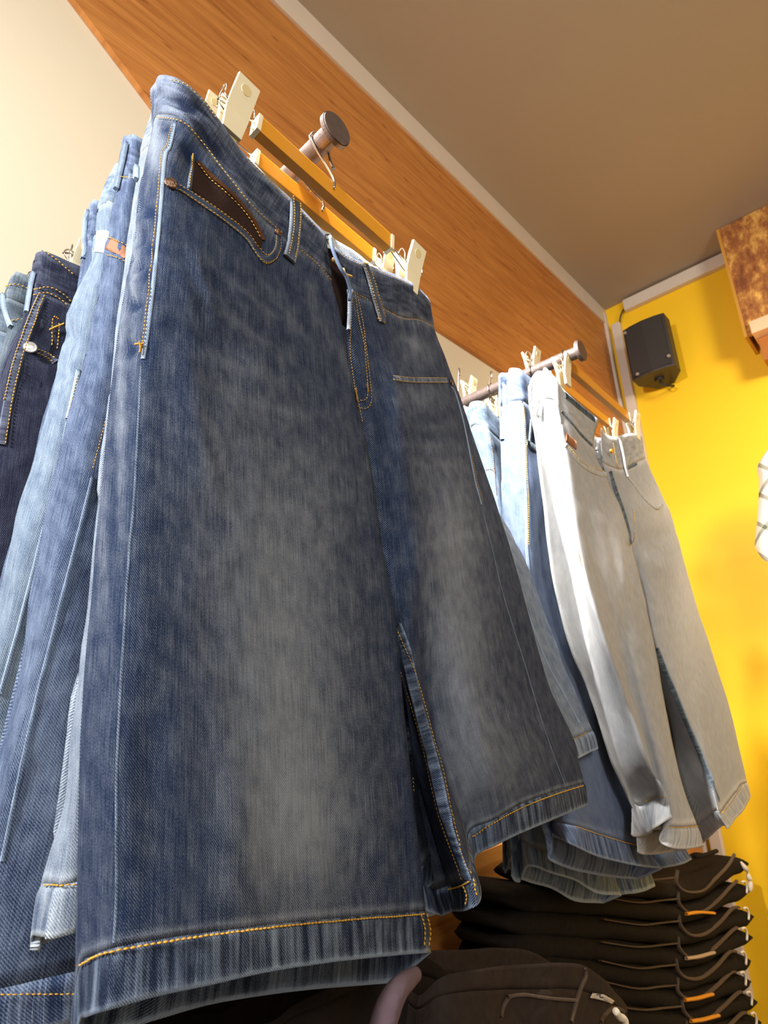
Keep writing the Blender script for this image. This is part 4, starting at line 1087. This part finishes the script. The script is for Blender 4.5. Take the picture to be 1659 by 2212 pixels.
for i in range(8):
    lx, ly, my, ry = ROW[i]; rx = RX[i]; lx += 62
    path = [(lx, ly), (lx + 90, ly + 4), (1230, (ly+my)/2 + 6), (1370, my + 16), (1475, my + 26), (1545, (my+ry)/2 + 8), (rx - 26, ry + 2), (rx, ry - 4)]
    ctr = catmull([P(x, y, YP) for x, y in path], 6)
    h = 0.027
    r = thing('folded_jeans', 'folded black denim jeans with brown seams, %s of the dark pile' % where[i], 'jeans', gP)
    vs, fs, uvs = [], [], []
    prof = [(0.0, -0.9), (-0.016, -0.75), (-0.026, -0.3), (-0.026, 0.3), (-0.016, 0.75), (0.0, 0.9), (0.13, 0.9), (0.14, 0), (0.13, -0.9)]
    n_ = len(ctr); K = len(prof)
    for a, p in enumerate(ctr):
        k = a / (n_-1)
        end = math.sin(math.pi * min(1, max(0, min(k, 1-k) * 9 + 0.02)) / 2) if min(k, 1-k) < 0.11 else 1
        for (dy, dz) in prof:
            nz_ = mnoise.noise(V((p.x*9 + i*7.7, dy*8, dz + i))) * 0.006
            vs.append(V((p.x, p.y + dy*(0.7 + 0.3*end) + nz_, p.z + dz*h*(0.25 + 0.75*end) + nz_*0.5)))
    for a in range(n_-1):
        for b in range(K): fs.append((a*K+b, a*K+(b+1) % K, (a+1)*K+(b+1) % K, (a+1)*K+b))
    fs.append(tuple(range(K))[::-1]); fs.append(tuple((n_-1)*K+b for b in range(K)))
    mesh_obj('folded_denim', vs, fs, black_d[0], r)
    ox = rx - 1612
    yb = my + 26
    YF = YP - 0.029
    def band(nm, pl, wd, mt, yf=YF):
        pts = catmull([P(x, y, yf) for x, y in pl], 6)
        vs, fs = [], []
        for q, p in enumerate(pts):
            t = (pts[min(q+1, len(pts)-1)] - pts[max(q-1, 0)]).normalized(); sd = t.cross(V((0, -1, 0))).normalized()
            for (u_, d_) in ((-1, .006), (-.8, -.0012), (0, -.0022), (.8, -.0012), (1, .006)):
                vs.append(p + sd * (u_*wd/2) + V((0, d_, 0)))
        for q in range(len(pts)-1):
            for u_ in range(4): fs.append((q*5+u_, q*5+u_+1, (q+1)*5+u_+1, (q+1)*5+u_))
        fs.append((0, 1, 2, 3, 4)); q = (len(pts)-1)*5; fs.append((q+4, q+3, q+2, q+1, q))
        return mesh_obj(nm, vs, fs, mt, r)
    j_ = [random.uniform(-6, 6) for _ in range(6)]
    band('waist_seam', [(1466+ox+j_[0], yb-46), (1470+ox, yb-18+j_[1]/2), (1490+ox, yb), (1520+ox+j_[2], yb-2), (1552+ox, yb-26), (1580+ox+j_[3], yb-56), (1594+ox, ry-22)], 0.008, seam_br)
    band('fold_seam', [(1300+ox, yb-36+j_[4]), (1380+ox, yb-22), (1430+ox+j_[5], yb-26), (1466+ox, yb-30)], 0.003, seam_br)
    if i in (1, 3, 5, 6):
        band('tag_pin', [(1484+ox, yb+3), (1512+ox, yb-1), (1545+ox, yb-10 if i > 1 else yb+1)], 0.0075, grey_pin if i == 3 else orange_pin, YF - 0.006)
    e = P(rx - 4, ry - 8, YP - 0.03)
    s = 0.013
    if i:
        tube('white_cord', [e + V((-s*1.6, 0, s*1.6)), e + V((-s*0.2, -0.006, s*1.5)), e + V((s*0.6, -0.006, 0)), e + V((-s*0.1, -0.004, -s*1.3))], 0.0035, cord_m, r, 8, 4)
    else:
        tube('white_cord', [e + V((-.012, 0, .0)), e + V((-.004, -.008, -.02)), e + V((.016, -.008, -.035)), e + V((.012, -.01, -.055)), e + V((.024, -.01, -.06)), e + V((.010, -.01, -.075)), e + V((.002, -.006, -.095))], 0.006, cord_m, r, 8, 5, taper=lambda t: 0.5 + abs(math.sin(t*9)))
        tube('belt_loop', [P(1500,1850,YP), P(1520,1848,YP-.01), P(1548,1838,YP-.01)], 0.007, black_d[0], r, 6, 3)
    rebase(r, ctr[n_//2] + V((0, 0.1, -h)))

# ------------------------------------------------------------------ loose clothes at the bottom edge
brown_denim = plain('brown_black_denim', rgb(52, 43, 38), 0.95, 0, 0.35, 90, 0.6, 0.1)
fj = thing('folded_jeans', 'dark brown jeans with a white tag and cord, nearest at the bottom edge', 'jeans')
F_ = Garment(fj, [brown_denim]*3, 0.0025, 21)
rF = [
 [(900,2150),(960,2108),(1040,2092),(1120,2084),(1200,2080),(1262,2086),(1310,2124),(1352,2172)],
 [(895,2180),(955,2150),(1035,2140),(1115,2138),(1195,2136),(1255,2140),(1305,2160),(1356,2192)],
 [(890,2240),(950,2225),(1030,2220),(1110,2220),(1190,2222),(1250,2226),(1300,2232),(1358,2240)],
 [(880,2330),(950,2330),(1030,2330),(1110,2330),(1190,2332),(1250,2334),(1300,2336),(1360,2340)],
 [(880,2400),(950,2400),(1030,2400),(1110,2400),(1190,2402),(1250,2404),(1300,2406),(1360,2410)]]
F_.tube_half(rows_px(0.50, rF, [-.05,-.01,.004,.0,.006,.004,-.01,-.05]), 0.58, 'L', 3, ('waistband', 'denim_body', 'hem'), 0, 0, None, 6, 5,
             creases=[(1100,2150,1090,2212,14,-.006),(1180,2140,1170,2212,14,.006)])
F_.ribbon('seam', [(1262,2092),(1264,2110),(1256,2125),(1244,2160),(1232,2208)], 0.006, seam_br, .002, .0016)
F_.ribbon('seam', [(1095,2152),(1130,2148),(1180,2156),(1240,2160)], 0.004, seam_br, .002, .0014)
F_.ribbon('seam', [(1100,2152),(1086,2170),(1080,2200)], 0.004, seam_br, .002, .0014)
F_.ribbon('seam', [(1296,2208),(1308,2186),(1328,2176),(1346,2184)], 0.006, seam_br, .002, .0016)
lbm = F_.patch('paper_tag', [(1276,2142),(1298,2146),(1322,2160)], [(1270,2154),(1292,2158),(1316,2166)], plain('white_tag', rgb(196, 184, 170), 0.8), .004)
tube('tag_print', [P(1289,2149,0.487), P(1296,2148,0.487), P(1296,2154,0.487), P(1303,2155,0.487)], 0.0008, ink, lbm or fj, 6, 3)
tube('white_cord', [P(1330,2184,0.475), P(1338,2196,0.475), P(1350,2205,0.473), P(1352,2240,0.473)], 0.005, cord_m, fj, 8, 4)
rebase(fj, P(1130, 2400, 0.55))

ps = tube('grey_sleeve', [P(898,2104,0.44), P(880,2118,0.435), P(858,2140,0.43), P(838,2180,0.43), P(822,2240,0.43), P(815,2330,0.43)], 0.0115,
          plain('mauve_knit', rgb(98, 82, 88), 0.95, 0, 0.2, 120, 0.5, 0.1), None, 16, 6, taper=lambda t: 0.55 + 0.75*t if t < .6 else 1.0)
tag(ps, 'mauve grey cloth sleeve rising at the bottom edge between dark garments', 'cloth')
dk = thing('folded_jeans', 'very dark folded jeans below the hem of the big indigo shorts', 'jeans')
D2 = Garment(dk, [plain('near_black_cloth', rgb(34, 28, 26), 0.95, 0, 0.3, 60, 0.5, 0.1)]*3, 0.003, 22)
rK = [
 [(140,2225),(350,2213),(560,2215),(630,2170),(700,2135),(780,2098),(860,2075),(915,2068),(968,2104),(1020,2145)],
 [(140,2250),(350,2238),(560,2240),(630,2200),(700,2170),(780,2135),(860,2115),(915,2108),(970,2134),(1022,2170)],
 [(140,2310),(350,2298),(560,2300),(630,2290),(700,2280),(780,2270),(860,2260),(915,2255),(970,2260),(1025,2270)],
 [(140,2370),(350,2358),(560,2360),(630,2360),(700,2360),(780,2360),(860,2360),(915,2360),(970,2360),(1025,2360)],
 [(140,2430),(350,2418),(560,2420),(630,2420),(700,2420),(780,2420),(860,2420),(915,2420),(970,2420),(1025,2420)]]
D2.tube_half(rows_px(0.57, rK, [-.05,-.02,-.01,-.005,.004,.0,.006,.004,-.01,-.05]), 0.66, 'L', 3, ('waistband', 'denim_body', 'hem'), 0, 0, None, 6, 5)
rebase(dk, P(800, 2400, 0.6))

# ------------------------------------------------------------------ plaid shirt at the right edge
def plaid():
    mt, n, l, b = new_mat('white_green_plaid')
    uv = n.new('ShaderNodeUVMap'); uv.uv_map = 'UVMap'
    sp_ = n.new('ShaderNodeSeparateXYZ')
    mp = n.new('ShaderNodeMapping'); mp.inputs['Rotation'].default_value = (0, 0, 0.75); l.new(uv.outputs[0], mp.inputs['Vector'])
    l.new(mp.outputs[0], sp_.inputs[0])
    out = None
    for ax in (0, 1):
        fr = mnode(n, l, 'FRACT', mnode(n, l, 'MULTIPLY', sp_.outputs[ax], 11.0), 0)
        t = mnode(n, l, 'LESS_THAN', fr, 0.15)
        out = t if out is None else mnode(n, l, 'ADD', out, t)
    mx = n.new('ShaderNodeMix'); mx.data_type = 'RGBA'; mx.inputs[6].default_value = rgb(238, 226, 214); mx.inputs[7].default_value = rgb(92, 100, 78)
    l.new(mnode(n, l, 'MULTIPLY', out, 0.7, True), mx.inputs[0]); l.new(mx.outputs[2], b.inputs['Base Color']); b.inputs['Roughness'].default_value = 0.9
    return mt
pl_m = plaid()
sh = thing('plaid_shirt', 'white shirt with thin green plaid hanging at the right photo edge', 'shirt')
rS = [
 [(1662,968),(1668,960),(1690,940),(1720,930),(1760,925),(1800,930)],
 [(1638,1008),(1646,1000),(1670,985),(1705,975),(1750,970),(1800,975)],
 [(1641,1035),(1652,1030),(1675,1025),(1710,1020),(1755,1015),(1805,1018)],
 [(1640,1090),(1650,1090),(1675,1088),(1712,1085),(1758,1082),(1808,1082)],
 [(1635,1150),(1646,1152),(1672,1152),(1710,1150),(1758,1148),(1810,1148)],
 [(1632,1178),(1645,1184),(1670,1190),(1708,1192),(1756,1192),(1808,1190)],
 [(1640,1196),(1650,1208),(1672,1222),(1708,1230),(1756,1232),(1806,1228)]]
XSH = 2.45
fr = [catmull([PX(x, y, XSH - w_) for (x, y), w_ in zip(r_, (-.04, -.008, .0, .014, .004, -.02))], 5) for r_ in rS]
cols_ = [catmull([fr[i][j] for i in range(len(fr))], 6) for j in range(len(fr[0]))]
nr_, ncl = len(cols_[0]), len(cols_)
vs, uvs, fs = [], [], []
for bk in (0, 1):
    for i in range(nr_):
        for j in range(ncl):
            p = cols_[j][i]
            wr = mnoise.noise(p * 9) * 0.008
            vs.append(V((p.x + (wr if not bk else 0.075 - wr), p.y, p.z))); uvs.append((p.y * 1.0, p.z))
o_ = nr_ * ncl
for i in range(nr_-1):
    for j in range(ncl-1):
        q = (i*ncl+j, i*ncl+j+1, (i+1)*ncl+j+1, (i+1)*ncl+j)
        fs.append(q); fs.append(tuple(o_ + k for k in q[::-1]))
for i in range(nr_-1):
    for j in (0, ncl-1):
        fs.append((i*ncl+j, (i+1)*ncl+j, o_+(i+1)*ncl+j, o_+i*ncl+j))
for j in range(ncl-1):
    fs.append((j, j+1, o_+j+1, o_+j))
mesh_obj('sleeve', vs, fs, pl_m, sh, uvs=uvs, solid=0.002)
rebase(sh, PX(1700, 960, XSH))
